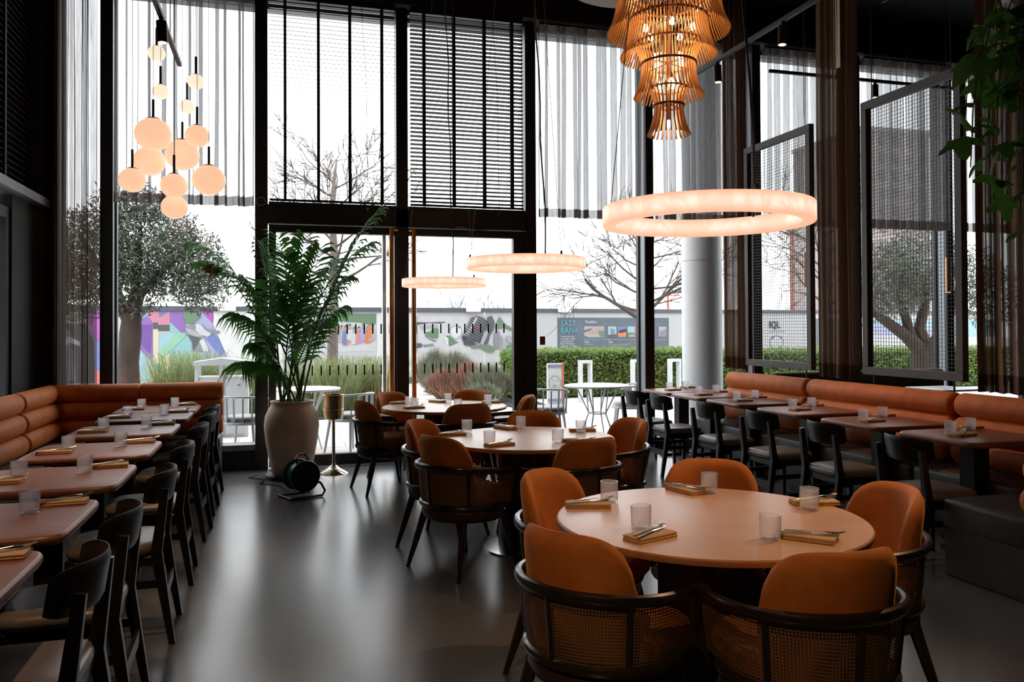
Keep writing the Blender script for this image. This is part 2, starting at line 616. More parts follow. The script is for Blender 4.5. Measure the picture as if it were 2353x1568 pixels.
MB().box(-2.44, -2.34, 7.0, 7.1, 0, 2.6).box(-2.44, -2.34, 8.07, 8.16, 0, 2.6).box(-2.44, -2.34, 7.1, 8.07, 2.5, 2.6).box(-2.44, -2.34, 7.1, 8.07, 0, .12).build('frame', 'black_metal', d3, smooth=False)
MB().add([(-2.39, 7.1, .12), (-2.39, 8.07, .12), (-2.39, 8.07, 2.5), (-2.39, 7.1, 2.5)], [(0, 1, 2, 3)]).build('pane', 'window_glass', d3, False, False)
dm = MB()
for z0 in (1.45, .98):
    for k in range(8):
        dm.box(-2.386, -2.384, 7.14 + k * .105, 7.165 + k * .105, z0, z0 + .11)
dm.build('glass_markings', 'ink_black', d3, smooth=False)
tag(MB().box(-4.0, -3.8, 3, 9.0, -.03, 5.5).build('neighbour_wall', 'green_panel', smooth=False), 'pale green rendered wall outside the left side door', 'wall')

# facade posts
tr = 0
for i, x in enumerate(XS):
    tr += 1
    o = struct('trim_%d' % tr, 'dark facade post number %d counted from the left wall' % (i + 1))
    if x in (-.2, 1.31, 2.82):
        MB().box(x - .07, x + .06, FY - .07, FY + .1, 0, CEIL).build('post', 'black_metal', o, smooth=False)
    else:
        MB().box(x - .06, x + .06, FY - .075, FY - .045, 0, CEIL).build('front_cap', 'black_metal', o, smooth=False)
        MB().box(x - .045, x + .045, FY - .045, FY + .20, 0, CEIL).build('post', 'steel_blue', o, smooth=False)
o = struct('trim_%d' % (tr + 1), 'dark bulkhead above the blinds and curtains')
MB().box(-2.3, 11.5, FY - .2, FY + .2, 5.1, CEIL).build('bulkhead', 'ceiling_paint', o, smooth=False)
MB().box(-2.3, 11.5, FY + .2, 9.29, 5.05, 5.35).build('head_flashing', 'canopy_grey', o, smooth=False)
o = struct('trim_%d' % (tr + 2), 'dark transom beam over the double doors')
MB().box(-.14, 2.76, FY - .07, FY + .1, 2.64, 2.84).build('beam', 'black_metal', o, smooth=False)
MB().box(1.85, 2.30, FY - .13, FY - .07, 2.66, 2.72).build('door_closer', 'bronze', o, smooth=False)
MB().beam((1.9, FY - .12, 2.65), (2.28, FY - .10, 2.62), .02, .012).build('closer_arm', 'steel', o, smooth=False)


def bay(i, n, sill, transom=False):
    x0, x1 = XS[i] + .045, XS[i + 1] - .045
    w = struct('window_%d' % n, 'tall facade window bay number %d from the left' % n)
    z1 = 5.1
    fr = MB()
    if sill > .12:
        MB().box(x0, x1, FY - .02, FY + .16, 0, sill - .06).build('lower_panel', 'black_metal', w, smooth=False)
        MB().box(x0, x1, FY - .05, FY + .19, sill - .06, sill).build('sill', 'silver', w, smooth=False)
    else:
        fr.box(x0, x1, FY + .02, FY + .18, 0, sill)
    fr.box(x0, x1, FY + .10, FY + .18, z1 - .05, z1)
    fr.box(x0, x0 + .02, FY + .11, FY + .18, sill, z1)
    fr.box(x1 - .02, x1, FY + .11, FY + .18, sill, z1)
    fr.build('frame', 'black_metal', w, smooth=False)
    MB().add([(x0, FY + .14, sill), (x1, FY + .14, sill), (x1, FY + .14, z1), (x0, FY + .14, z1)], [(0, 1, 2, 3)]).build('pane', 'window_glass', w, False, False)


n = 0
for i in range(len(XS) - 1):
    if i in (2, 3):
        continue
    n += 1
    bay(i, n, .27 if i < 2 else .10)
# fanlights over the doors
for j, (x0, x1) in enumerate(((-.13, 1.24), (1.38, 2.75))):
    n += 1
    w = struct('window_%d' % n, 'fanlight behind the %s venetian blind' % ('left', 'right')[j])
    MB().box(x0, x1, FY - .03, FY + .05, 2.84, 2.88).box(x0, x1, FY - .03, FY + .05, 5.05, 5.1).build('frame', 'black_metal', w, smooth=False)
    MB().add([(x0, FY + .02, 2.86), (x1, FY + .02, 2.86), (x1, FY + .02, 5.1), (x0, FY + .02, 5.1)], [(0, 1, 2, 3)]).build('pane', 'window_glass', w, False, False)
# the double door
for j, (x0, x1, s0, s1, hx) in enumerate(((-.13, 1.305, .075, .085, 1.175), (1.315, 2.75, .065, .14, 1.425))):
    d = struct('door_%d' % (j + 1), ('left', 'right')[j] + ' glazed leaf of the double entrance door with tall copper pull')
    MB().box(x0, x0 + s0, FY - .04, FY + .05, .02, 2.63).box(x1 - s1, x1, FY - .04, FY + .05, .02, 2.63).box(x0 + s0, x1 - s1, FY - .04, FY + .05, 2.55, 2.63).box(x0 + s0, x1 - s1, FY - .04, FY + .05, .02, .13).build('frame', 'black_metal', d, smooth=False)
    MB().add([(x0 + s0, FY, .13), (x1 - s1, FY, .13), (x1 - s1, FY, 2.55), (x0 + s0, FY, 2.55)], [(0, 1, 2, 3)]).build('pane', 'window_glass', d, False, False)
    for z0, z1 in ((1.443, 1.553), (.99, 1.10)):
        mk = MB()
        k = 0
        x = x0 + s0 + (.09 if j else .10)
        while x < x1 - s1 - .02:
            mk.box(x - .008, x + .008, FY - .006, FY - .003, z0, z1)
            x += .0935
        mk.build('glass_markings', 'ink_black', d, smooth=False)
    h = MB().tube([(hx, FY - .12, .28), (hx, FY - .12, 2.62)], .027, 12).build('pull_handle', 'copper', d)
    MB().tube([(hx, FY - .12, 2.60), (1.24 if j == 0 else 1.38, FY - .12, 2.60), (1.24 if j == 0 else 1.38, FY - .03, 2.60)], .016, 8).tube([(hx, FY - .12, .34), (1.24 if j == 0 else 1.38, FY - .10, .34), (1.24 if j == 0 else 1.38, FY - .03, .34)], .016, 8).build('bracket', 'copper', h)
    g = MB().tube([(hx - .05, FY + .14, .28), (hx - .05, FY + .14, 2.62)], .028, 12).build('outer_pull', 'silver', d)
    MB().tube([(hx - .05, FY + .13, 2.58), (1.24 if j == 0 else 1.38, FY + .13, 2.58), (1.24 if j == 0 else 1.38, FY + .04, 2.58)], .014, 8).build('bracket', 'silver', g)
o = struct('trim_%d' % (tr + 3), 'metal threshold strip under the doors')
MB().box(-.1, 2.72, FY - .15, FY + .1, 0, .02).build('threshold', 'silver', o, smooth=False)

# outdoor ground, paving slabs, canopy, column
gr = tag(MB().box(-30, 90, 9.26, 130, -.4, -.035).build('ground', 'paving', smooth=False), 'pale paved ground outside the windows', kind='structure')
slab = MB().rbox(0, .895, 0, .595, -.05, 0, .006, 1).mesh('paving_slab', 'paving', False)
MB().box(-2.6, 7.5, 9.27, 13.5, -.034, -.02).build('slab_bed', 'paving_joint', gr, smooth=False)
for r in range(7):
    for c in range(11):
        put('paving_slab', slab, gr, (-2.6 + c * .9 + (.45 if r % 2 else 0) - .2, 9.27 + r * .6, -.002 - random.random() * .003))
tag(MB().rbox(-5, 14, 9.30, 9.78, 5.18, 5.55, .02, 1).build('canopy', 'canopy_grey', smooth=False), 'grey canopy edge running along the facade outside', 'canopy')
col = thing('column', 'round white column standing outside the window by the banquette', 'column', (5.52, 9.85, 0))
MB().lathe([(.27, 0), (.27, 5.2)], 40).build('shaft', 'column_white', col)
MB().lathe([(.29, 0), (.29, .08), (.275, .10)], 40).build('base_ring', 'column_white', col)
MB().tube([(0.268 * math.cos(2 * PI * k / 32), .268 * math.sin(2 * PI * k / 32), 2.4) for k in range(32)], .006, 6, closed=True).build('joint_ring', 'steel_blue', col)


# ------------------------------------------------------------------ blinds, curtains, screens
def blind(label, x0, x1, tilt, tapes):
    t = thing('venetian_blind', label, 'blind', ((x0 + x1) / 2, FY - .14, 2.87), group='venetian blinds over the doors')
    w = x1 - x0
    MB().box(-w / 2, w / 2, -.03, .03, 2.16, 2.23).build('head_rail', 'black_metal', t, smooth=False)
    MB().rbox(-w / 2, w / 2, -.025, .025, .0, .022, .005, 1).build('bottom_rail', 'blind_slat', t, smooth=False)
    me = MB().beam((-w / 2, 0, 0), (w / 2, 0, 0), .05, .003, up=(0, -math.sin(tilt), math.cos(tilt))).mesh('slat', 'blind_slat', False)
    for k in range(46):
        put('slat', me, t, (0, random.uniform(-.001, .001), .05 + k * .0458))
    tp = MB().box(-.015, .015, -.031, -.029, .0, 2.18).box(-.015, .015, .029, .031, .0, 2.18).mesh('ladder_tape', 'blind_tape', False)
    for a in tapes:
        put('ladder_tape', tp, t, (-w / 2 + a * w, 0, 0))
    cl = MB().tube([(w * .22, -.04, 2.2), (w * .26, -.045, 1.3), (w * .27, -.04, -.05)], .003, 6).build('pull_cord', 'cord_black', t)
    MB().lathe([(.004, 0), (.009, .01), (.007, .05), (.003, .055)], 8, (w * .27, -.04, -.1)).build('cord_tassel', 'black_metal', cl)
    return t


blind('open venetian blind with thin level slats above the left door', -.12, 1.22, R(14), (.12, .38, .63, .89))
blind('tilted venetian blind with thicker slats above the right door', 1.385, 2.70, R(-14), (.12, .38, .65, .90))


def folds(a, b, nf, amp, seed, per=12):
    rnd = random.Random(seed)
    a, b = Vector((*a, 0)), Vector((*b, 0))
    d = b - a
    L = d.length
    d.normalize()
    nrm = Vector((-d.y, d.x, 0))
    pts = []
    u = 0.
    cuts = [rnd.uniform(.55, 1.6) for _ in range(nf)]
    tot = sum(cuts)
    for k, c in enumerate(cuts):
        A = amp * rnd.uniform(.55, 1.25)
        bul = rnd.uniform(.24, .50)
        for j in range(per):
            t = j / per
            s = (u + c * (t - bul * math.sin(2 * PI * t))) / tot * L
            pts.append((s, A * math.sin(2 * PI * t)))
        u += c
    pts.append((L, 0))
    return [a + d * s + nrm * o for s, o in pts]


def curtain(name, label, cat, a, b, z0, z1, nf, amp, seed, fab, hem, hemh, rail=True, tape=True, group=None):
    c = ((a[0] + b[0]) / 2, (a[1] + b[1]) / 2, z0)
    t = thing(name, label, cat, c, group=group)
    P = [p - Vector((c[0], c[1], 0)) for p in folds(a, b, nf, amp, seed)]
    H = z1 - z0

    def strip(za, zb, rows, off=0.):
        m = MB()
        n = len(P)
        for r in range(rows + 1):
            z = za + (zb - za) * r / rows
            k = 1 - .35 * max(0, (z / H - .85) / .15)
            sway = math.sin(z * 1.7 + seed) * .006
            for i, p in enumerate(P):
                q = P[max(i - 1, 0)]
                m.v.append((p.x + sway * math.sin(i * .3), p.y * 1.0 + sway + off, z))
        for r in range(rows):
            for i in range(n - 1):
                m.f.append((r * n + i, r * n + i + 1, (r + 1) * n + i + 1, (r + 1) * n + i))
        return m
    strip(hemh, H, 8).build('fabric', fab, t, True, False, 80)
    strip(0, hemh, 1).build('hem', hem, t, True, False, 80)
    if tape:
        strip(H - .09, H, 1, -.006).build('heading_tape', 'curtain_tape_sheer', t, True, False, 80)
    d = (Vector((*b, 0)) - Vector((*a, 0)))
    if rail:
        MB().beam((a[0] - c[0], a[1] - c[1], H + .015), (b[0] - c[0], b[1] - c[1], H + .015), .03, .03).build('rail', 'black_metal', t, smooth=False)
    return t


sheer_mat('curtain_tape_sheer', (.24, .18, .15), .62, .4)
CY = FY - .13
curtain('sheer_curtain', 'narrow long sheer curtain in the left corner window', 'curtain', (-2.20, CY), (-1.79, CY), .55, 5.06, 8, .04, 3, 'sheer_brown', 'sheer_hem', .1, group='sheer curtains at the facade')
curtain('sheer_curtain', 'short sheer curtain behind the cluster of globe lamps', 'curtain', (-1.62, CY), (-.29, CY), 2.80, 5.06, 13, .05, 5, 'sheer_grey', 'sheer_hem', .10, group='sheer curtains at the facade')
curtain('sheer_curtain', 'short sheer curtain right of the tilted venetian blind', 'curtain', (2.91, CY), (4.24, CY), 2.80, 5.06, 13, .05, 8, 'sheer_grey', 'sheer_hem', .10, group='sheer curtains at the facade')
curtain('sheer_curtain', 'short sheer curtain in front of the white outdoor column', 'curtain', (4.42, CY), (5.72, CY), 2.80, 5.06, 12, .05, 11, 'sheer_grey', 'sheer_hem', .10, group='sheer curtains at the facade')
curtain('sheer_curtain', 'short sheer curtain seen above the smaller mesh screen', 'curtain', (5.93, CY), (7.26, CY), 2.80, 5.06, 13, .05, 14, 'sheer_grey', 'sheer_hem', .10, group='sheer curtains at the facade')
curtain('sheer_curtain', 'short sheer curtain seen through the larger mesh screen', 'curtain', (7.44, CY), (8.77, CY), 2.80, 5.06, 13, .05, 17, 'sheer_grey', 'sheer_hem', .12, group='sheer curtains at the facade')
curtain('sheer_curtain', 'short sheer curtain at the far right end of the facade', 'curtain', (8.95, CY), (10.28, CY), 2.80, 5.06, 12, .05, 19, 'sheer_grey', 'sheer_hem', .12, group='sheer curtains at the facade')
SX = 5.27
curtain('brown_drape', 'brown floor-length drape gathered left of the smaller mesh screen', 'curtain', (SX, 8.865), (SX + .02, 8.37), 1.0, CEIL - .04, 6, .06, 23, 'drape_brown', 'drape_hem', .14, tape=False, group='brown drapes above the right banquette')
curtain('brown_drape', 'brown drape hanging between the two mesh screens', 'curtain', (SX + .03, 7.08), (SX + .03, 6.46), .99, CEIL - .04, 6, .07, 29, 'drape_brown', 'drape_hem', .14, tape=False, group='brown drapes above the right banquette')
curtain('brown_drape', 'wide brown drape right of the larger mesh screen behind the hanging plant', 'curtain', (SX + .05, 5.14), (SX + .05, 3.2), .98, CEIL - .04, 18, .06, 31, 'drape_brown', 'drape_hem', .14, tape=False, group='brown drapes above the right banquette')
# a strip of paper tape on the middle drape
tag(MB().box(SX - .055, SX - .052, 6.60, 6.665, 4.02, 4.9).build('paper_strip', 'paper_tag', smooth=False), 'pale paper strip hanging on the middle brown drape', 'paper strip')


def screen(label, y0, y1, z0, z1):
    t = thing('mesh_screen', label, 'screen', (SX, (y0 + y1) / 2, z0), group='hanging wire mesh screens')
    h = (y1 - y0) / 2
    H = z1 - z0
    w = .075
    for nm, bx in (('top_rail', (-.03, .03, -h, h, H - w, H)), ('bottom_rail', (-.03, .03, -h, h, 0, w)), ('stile', (-.03, .03, -h, -h + w, w, H - w)), ('stile', (-.03, .03, h - w, h, w, H - w))):
        MB().rbox(*bx, .004, 1).build(nm, 'screen_frame', t, smooth=False)
    m = MB()
    p = .033
    k = int((2 * h - 2 * w) / p)
    for i in range(k + 1):
        y = -h + w + (2 * h - 2 * w) * i / k
        m.beam((0, y, w), (0, y, H - w), .0035, .0035, up=(1, 0, 0))
    k = int((H - 2 * w) / p)
    for i in range(k + 1):
        z = w + (H - 2 * w) * i / k
        m.beam((.002, -h + w, z), (.002, h - w, z), .0035, .0035)
    tag(m.build('wire_mesh', 'screen_wire', t, False, False), kind='stuff')
    for y in (-h + .12, h - .12):
        MB().tube([(0, y, H), (0, y, CEIL - z0)], .004, 6).build('suspension_cable', 'cord_black', t)
        MB().tube([(0, y, 0), (0, y, -.32)], .008, 6).build('foot_rod', 'black_metal', t)
    return t


screen('smaller looking far wire mesh screen hanging between two brown drapes', 7.12, 8.35, 1.05, 3.60)
screen('larger looking near wire mesh screen beside the wide brown drape', 5.20, 6.36, 1.05, 3.60)
# ------------------------------------------------------------------ banquettes
def roll(L, r, sq=1., end=.5, flat=False):
    """upholstered roll along x, centred"""
    prof = []
    e = r * end
    k = 6
    if flat:
        prof = [(r * .86, -L / 2), (r, -L / 2 + .02)]
    else:
        for i in range(k + 1):
            a = PI / 2 * i / k
            prof.append((max(.004, r * math.sin(a) ** .8), -L / 2 + e * (1 - math.cos(a))))
        prof.sort(key=lambda q: q[1])
    full = prof + [(q[0], -q[1]) for q in reversed(prof)]
    m = MB()
    n = 20
    m.lathe(full, n)
    m.v = [(z, x * sq, y) for x, y, z in m.v]
    return m


def cushion(x0, x1, y0, y1, z0, z1, r=.03):
    return MB().rbox(x0, x1, y0, y1, z0, z1, r, 3)


# left corner: wall run (back on the left wall) + arm along the facade
t = thing('banquette', 'orange velvet corner banquette with three stacked back rolls along the left wall', 'banquette', (-2.25, 0, 0))


def run_children(parent, origin, rz, length, cuts, flat, depth=.5, top=.965):
    """parts go straight under the thing, placed by their own transform"""
    xs = [0.] + list(cuts) + [length]
    hgt = (top - .45) / 3
    Mx = Matrix.Translation(origin) @ Matrix.Rotation(rz, 4, 'Z')

    def place(nm, me, loc):
        put(nm, me, parent, Mx @ Vector(loc), (0, 0, rz))
    for a, b in zip(xs[:-1], xs[1:]):
        me = roll(b - a - .004, hgt / 2 * 1.03, .98, .55, flat).mesh('backrest_roll', 'banquette_velvet', True, True, 60)
        for k in range(3):
            place('backrest_roll', me, ((a + b) / 2, -.10 - (2 - k) * .018, .45 + hgt * (k + .5)))
        place('seat_cushion', cushion(-(b - a) / 2 + .003, (b - a) / 2 - .003, -depth - .06, -.12, .30, .46, .035).mesh('seat_cushion', 'leather_grey'), ((a + b) / 2, 0, 0))
    place('back_board', MB().box(.02, length - .02, -.045, 0, .12, top - .03).mesh('back_board', 'black_wood', False), (0, 0, 0))
    place('base', MB().box(.02, length - .02, -depth - .03, -.03, 0, .30).mesh('base', 'leather_grey', False), (0, 0, 0))


# local -y is the sitter's side: for the left wall sitters face +x  -> rotate +90
run_children(t, Vector((0, 1.3, 0)), R(90), 7.5, (1.2, 2.5, 3.85, 5.15, 6.35), False)
run_children(t, Vector((.12, 8.84, 0)), 0, 1.56, (.78,), True)
# right: main run (sitters face -x -> rotate -90), starts far
t = thing('banquette', 'long orange velvet banquette under the mesh screens on the right', 'banquette', (5.12, 8.32, 0))
run_children(t, Vector((0, 0, 0)), R(-90), 4.22, (1.5, 3.3), False, top=.985)
t = thing('banquette', 'near end orange velvet banquette arm with round roll ends at the right edge', 'banquette', (3.84, 3.30, 0))


def near_arm(parent):
    hgt = (.965 - .45) / 3
    for k in range(3):
        put('backrest_roll', roll(1.22, hgt / 2 * 1.05, 1.0, .75).mesh('backrest_roll', 'banquette_velvet', True, True, 60), parent, (.66, .10 + (2 - k) * .02, .45 + hgt * (k + .5)))
    cushion(0, 1.27, .10, .69, .28, .46, .03).build('seat_cushion', 'leather_grey', parent)
    MB().rbox(0.01, 1.27, .02, .68, 0, .30, .01, 1).build('base', 'leather_grey', parent, smooth=False)
    MB().box(.1, 1.27, 0, .045, .1, .92).build('back_board', 'black_wood', parent, smooth=False)


near_arm(t)


# ------------------------------------------------------------------ tables
def square_table(label, x, y):
    t = thing('square_table', label, 'table', (x, y, 0), group='square wooden tables')
    pad(superpoly(.355, .345, 9, 48), [(.93, .722), (.985, .726), (1, .738), (1, .748), (.985, .758), (.96, .760)]).build('tabletop', 'table_wood', t, angle=50)
    MB().rbox(-.065, .065, -.065, .065, .03, .70, .006, 1).build('pedestal', 'black_wood', t, smooth=False)
    MB().box(-.22, .22, -.22, .22, .700, .722).build('top_plate', 'black_metal', t, smooth=False)
    MB().beam((-.26, 0, .016), (.26, 0, .016), .07, .032).beam((0, -.26, .017), (0, .26, .017), .07, .03).build('foot', 'black_metal', t, smooth=False)
    return t


LT_Y = [2.73, 3.58, 4.53, 5.50, 6.52, 7.49, 8.20]
RT_Y = [4.41, 5.27, 6.18, 7.10, 7.87, 8.58]
ORD = ['nearest', 'second', 'third', 'fourth', 'fifth', 'sixth', 'farthest']
ORDR = ['nearest', 'second', 'third', 'fourth', 'fifth', 'farthest']
LX, RX = -1.11, 4.53
sq = square_table('nearest brown wooden square table of the left banquette row', LX, LT_Y[0])
for i in range(1, 7):
    copy_tree(sq, ORD[i] + ' brown wooden square table of the left banquette row', (LX, LT_Y[i], 0))
for i in range(6):
    copy_tree(sq, ORDR[i] + ' brown wooden square table of the right banquette row', (RX, RT_Y[i], 0))

RTABLES = [('nearest', (1.62, 2.85)), ('middle', (1.62, 5.30)), ('farthest', (1.52, 7.68))]
t = thing('round_table', 'nearest pale round dining table in the foreground', 'table', (*RTABLES[0][1], 0), group='round dining tables')
MB().lathe([(.555, .722), (.597, .726), (.600, .732), (.600, .744), (.597, .7475), (.594, .748)], 72).build('table_edge', 'table_edge', t)
MB().lathe([(.5935, .7481), (.5935, .7495), (.590, .750)], 72).build('tabletop', 'table_stone', t)
MB().lathe([(.20, .02), (.20, .722)], 40).build('pedestal', 'black_wood', t)
MB().lathe([(.30, 0), (.30, .012), (.21, .022)], 40).build('base_plate', 'silver', t)
rt0 = t
copy_tree(rt0, 'middle pale round dining table', (*RTABLES[1][1], 0))
copy_tree(rt0, 'farthest pale round dining table by the entrance doors', (*RTABLES[2][1], 0))


# ------------------------------------------------------------------ black side chairs
def side_chair(label, loc, rz, group):
    t = thing('side_chair', label, 'chair', loc, rz, group)
    # seat pad
    P = superpoly(.215, .205, 5, 36)
    pad(P, [(.93, .425), (1, .435), (1.01, .455), (.97, .474), (.85, .483), (.5, .487)]).build('seat', 'seat_leather', t, angle=60)
    MB().rbox(-.20, .20, -.195, .195, .375, .425, .008, 1).build('seat_frame', 'black_wood', t, smooth=False)
    for sx in (-1, 1):
        MB().beam((sx * .205, .19, 0), (sx * .195, .175, .43), .026, .026, (0, 1, 0), .038, .036).build('leg', 'black_wood', t, smooth=False)
        MB().beam((sx * .205, -.265, 0), (sx * .20, -.195, .44), .026, .028, (0, 1, 0), .036, .05).beam((sx * .20, -.195, .44), (sx * .196, -.232, .74), .036, .05, (0, 1, 0), .026, .034).build('leg', 'black_wood', t, smooth=False)
        MB().beam((sx * .20, -.21, .29), (sx * .20, .18, .29), .016, .035).build('stretcher', 'black_wood', t, smooth=False)
    MB().beam((-.2, -.232, .235), (.2, -.232, .235), .016, .055).build('rear_stretcher', 'black_wood', t, smooth=False)
    # curved back slat
    m = MB()
    nu, nv = 22, 8
    T = .019
    for side in (1, -1):
        for j in range(nv + 1):
            for i in range(nu + 1):
                u = -1 + 2 * i / nu
                v = -1 + 2 * j / nv
                edge = max(abs(u) ** 10, 0)
                hh = .077 * (1 - .32 * abs(u) ** 6)
                a = u * 1.02
                th = T / 2 * (max(0, 1 - abs(v) ** 8) ** .5 * .85 + .15) * (max(0, 1 - abs(u) ** 16) ** .5 * .8 + .2)
                rad = .235 + side * th
                z = .735 + v * hh
                lean = -(z - .735) * .16
                m.v.append((rad * math.sin(a), -.02 - rad * math.cos(a) + lean, z))
    W = (nu + 1)
    N = W * (nv + 1)
    for s_ in range(2):
        for j in range(nv):
            for i in range(nu):
                q = s_ * N + j * W + i
                m.f.append((q, q + 1, q + W + 1, q + W))
    for i in range(nu):
        m.f.append((i, i + 1, N + i + 1, N + i))
        q = nv * W + i
        m.f.append((q, q + 1, N + q + 1, N + q))
    for j in range(nv):
        q = j * W
        m.f.append((q, q + W, N + q + W, N + q))
        q = j * W + nu
        m.f.append((q, q + W, N + q + W, N + q))
    m.build('backrest', 'black_wood', t, angle=50)
    return t


LC_Y = [2.78, 3.45, 4.36, 5.27, 6.30, 7.13, 7.78]
RC_Y = [4.22, 5.02, 5.84, 6.68, 7.54, 8.17]
sc0 = side_chair('nearest black wooden side chair of the left row', (-.79, LC_Y[0], 0), R(90), 'black side chairs')
for i in range(1, 7):
    copy_tree(sc0, ORD[i] + ' black wooden side chair of the left row', (-.79 + random.uniform(-.015, .015), LC_Y[i], 0), R(90 + random.uniform(-3, 3)))
for i in range(6):
    copy_tree(sc0, ORDR[i] + ' black wooden side chair of the right row', (3.98 - (.06 if i > 3 else 0), RC_Y[i], 0), R(-90 + random.uniform(-4, 4)))


# ------------------------------------------------------------------ cane armchairs
def rail_path(inset=0., zback=.655, zfront=.625, n=26, drop=True):
    """U shape in plan: round back, sides run forward, front ends drop to the seat ring"""
    pts = []
    rx, ry = .295 - inset, .285 - inset
    for i in range(n + 1):
        a = -PI + PI * i / n            # left side round the back to the right side
        pts.append(Vector((rx * math.cos(a), ry * math.sin(a) - .01, 0)))
    left = [Vector((-rx + .012 * (1 - k / 4), .02 + .155 * (1 - k / 4), 0)) for k in range(4)]
    right = [Vector((-p.x, p.y, 0)) for p in reversed(left)]
    P = left + pts + right
    for p in P:
        t = max(0, min(1, (p.y + .29) / .46))
        p.z = zback + (zfront - zback) * t
    if drop:
        e0, e1 = P[0], P[-1]
        dl = [Vector((-.255 + inset, .20, .43)), Vector((-.272 + inset, .215, .52)), Vector((-.282 + inset, .20, .59))]
        P = dl + P + [Vector((-p.x, p.y, p.z)) for p in reversed(dl)]
    return P


def armchair(label, loc, rz, group):
    t = thing('cane_armchair', label, 'armchair', loc, rz, group)
    MB().tube(rail_path(), .021, 10, squash=.85).build('arm_rail', 'dark_wood', t)
    # seat ring
    ring = [Vector((.272 * math.cos(a) * (1 if math.sin(a) < .3 else .97), (.262 if math.sin(a) < 0 else .235) * math.sin(a), .415)) for a in [2 * PI * k / 40 for k in range(40)]]
    MB().tube(ring, .020, 10, closed=True).build('seat_ring', 'dark_wood', t)
    pl = [(p.x, p.y) for p in ring]
    pad(pl, [(.80, .315), (.95, .325), (1.005, .35), (1.0, .385), (.97, .405), (.9, .41)]).build('apron', 'apron_leather', t, angle=60)
    # cane panels between rail and ring, in two fields each side of the back post
    P = rail_path(.004, drop=False)
    cum = [0.]
    for a, b in zip(P[:-1], P[1:]):
        cum.append(cum[-1] + (b - a).length)
    mid = len(P) // 2

    def cane(i0, i1):
        m = MB()
        m.uv = []
        for i in range(i0, i1 + 1):
            top = P[i]
            k = .925
            for j in range(5):
                q = j / 4
                m.v.append((top.x * (k + (1 - k) * q), top.y * (k + (1 - k) * q), .425 + (top.z - .01 - .425) * q))
                m.uv.append((cum[i], .425 + (top.z - .435) * q))
        for i in range(i1 - i0):
            for j in range(4):
                b = i * 5 + j
                m.f.append((b, b + 5, b + 6, b + 1))
        m.build('cane_panel', 'cane', t, True, False, 80)
    q1 = mid // 2 + 1
    for i0, i1 in ((0, q1), (q1, mid), (mid, len(P) - 1 - q1), (len(P) - 1 - q1, len(P) - 1)):
        cane(i0, i1)
    for i in (q1, mid, len(P) - 1 - q1):
        p = P[i]
        MB().tube([(p.x * .925, p.y * .925, .42), (p.x, p.y, p.z)], .011, 8).build('back_post', 'dark_wood', t)
    # seat cushion
    sp = []
    for k in range(44):
        a = 2 * PI * k / 44
        c, s_ = math.cos(a), math.sin(a)
        if s_ <= 0:
            sp.append((.243 * c, .225 * s_))
        else:
            sp.append((.243 * math.copysign(abs(c) ** .45, c), .245 * abs(s_) ** .45))
    pad(sp, [(.95, .415), (1.0, .43), (1.01, .465), (.985, .49), (.92, .505), (.6, .512)]).build('seat', 'velvet', t, angle=60)
    # backrest: curved, pillow-edged, round top corners
    m = MB()
    nu, nv = 24, 14
    for side in (1, -1):
        for j in range(nv + 1):
            for i in range(nu + 1):
                u = -1 + 2 * i / nu
                v = j / nv
                z0 = .43
                top = z0 + .415 * max(.0, (1 - abs(u) ** 4.2)) ** (1 / 3.4) if abs(u) < 1 else z0
                top = max(top, z0 + .20)
                wv = 1
                z = z0 + v * (top - z0)
                th = .030 * (max(0, 1 - abs(u) ** 9) ** .5 * .8 + .2) * (max(0, 1 - v ** 12) ** .5 * .85 + .15)
                rad = .238 + side * th
                a = u * 1.14 * wv
                lean = (z - .60) * .16
                m.v.append(((rad + lean * .3) * math.sin(a), -(rad + lean) * math.cos(a) + .005, z))
    W = nu + 1
    N = W * (nv + 1)
    for s_ in range(2):
        for j in range(nv):
            for i in range(nu):
                q = s_ * N + j * W + i
                m.f.append((q, q + 1, q + W + 1, q + W))
    for i in range(nu):
        m.f.append((i, i + 1, N + i + 1, N + i))
        q = nv * W + i
        m.f.append((q, q + 1, N + q + 1, N + q))
    for j in range(nv):
        for q in (j * W, j * W + nu):
            m.f.append((q, q + W, N + q + W, N + q))
    m.build('backrest', 'velvet', t, angle=70)
    for sx in (-1, 1):
        for y0, y1 in ((-.16, -.255), (.15, .225)):
            l = MB().tube([(sx * .185, y0, .36), (sx * .215, (y0 + y1) / 2, .18), (sx * .245, y1, .012)], [.026, .021, .013], 10).build('leg', 'dark_wood', t)
            MB().lathe([(.014, 0), (.015, .012)], 8, (sx * .246, y1 * 1.005, 0)).build('glide', 'black_metal', l)
    return t


ANG = [[('left back', 124), ('left front', 204), ('back', 60), ('right', 354), ('front right', 270)],
       [('left back', 148), ('left front', 211), ('back', 69), ('right', 2), ('front right', 281)],
       [('left back', 124), ('left front', 190), ('back', 56), ('right', 350), ('front right', 274)]]
ac0 = None
for (tn, c), lst in zip(RTABLES, ANG):
    for pn, a in lst:
        lb = 'orange velvet cane armchair at the %s of the %s round table' % (pn, tn)
        rr = .595
        loc = (c[0] + rr * math.cos(R(a)), c[1] + rr * math.sin(R(a)), 0)
        rz = R(a + 90 + random.uniform(-5, 5))
        if ac0 is None:
            ac0 = armchair(lb, loc, rz, 'orange cane armchairs around the round tables')
        else:
            copy_tree(ac0, lb, loc, rz)


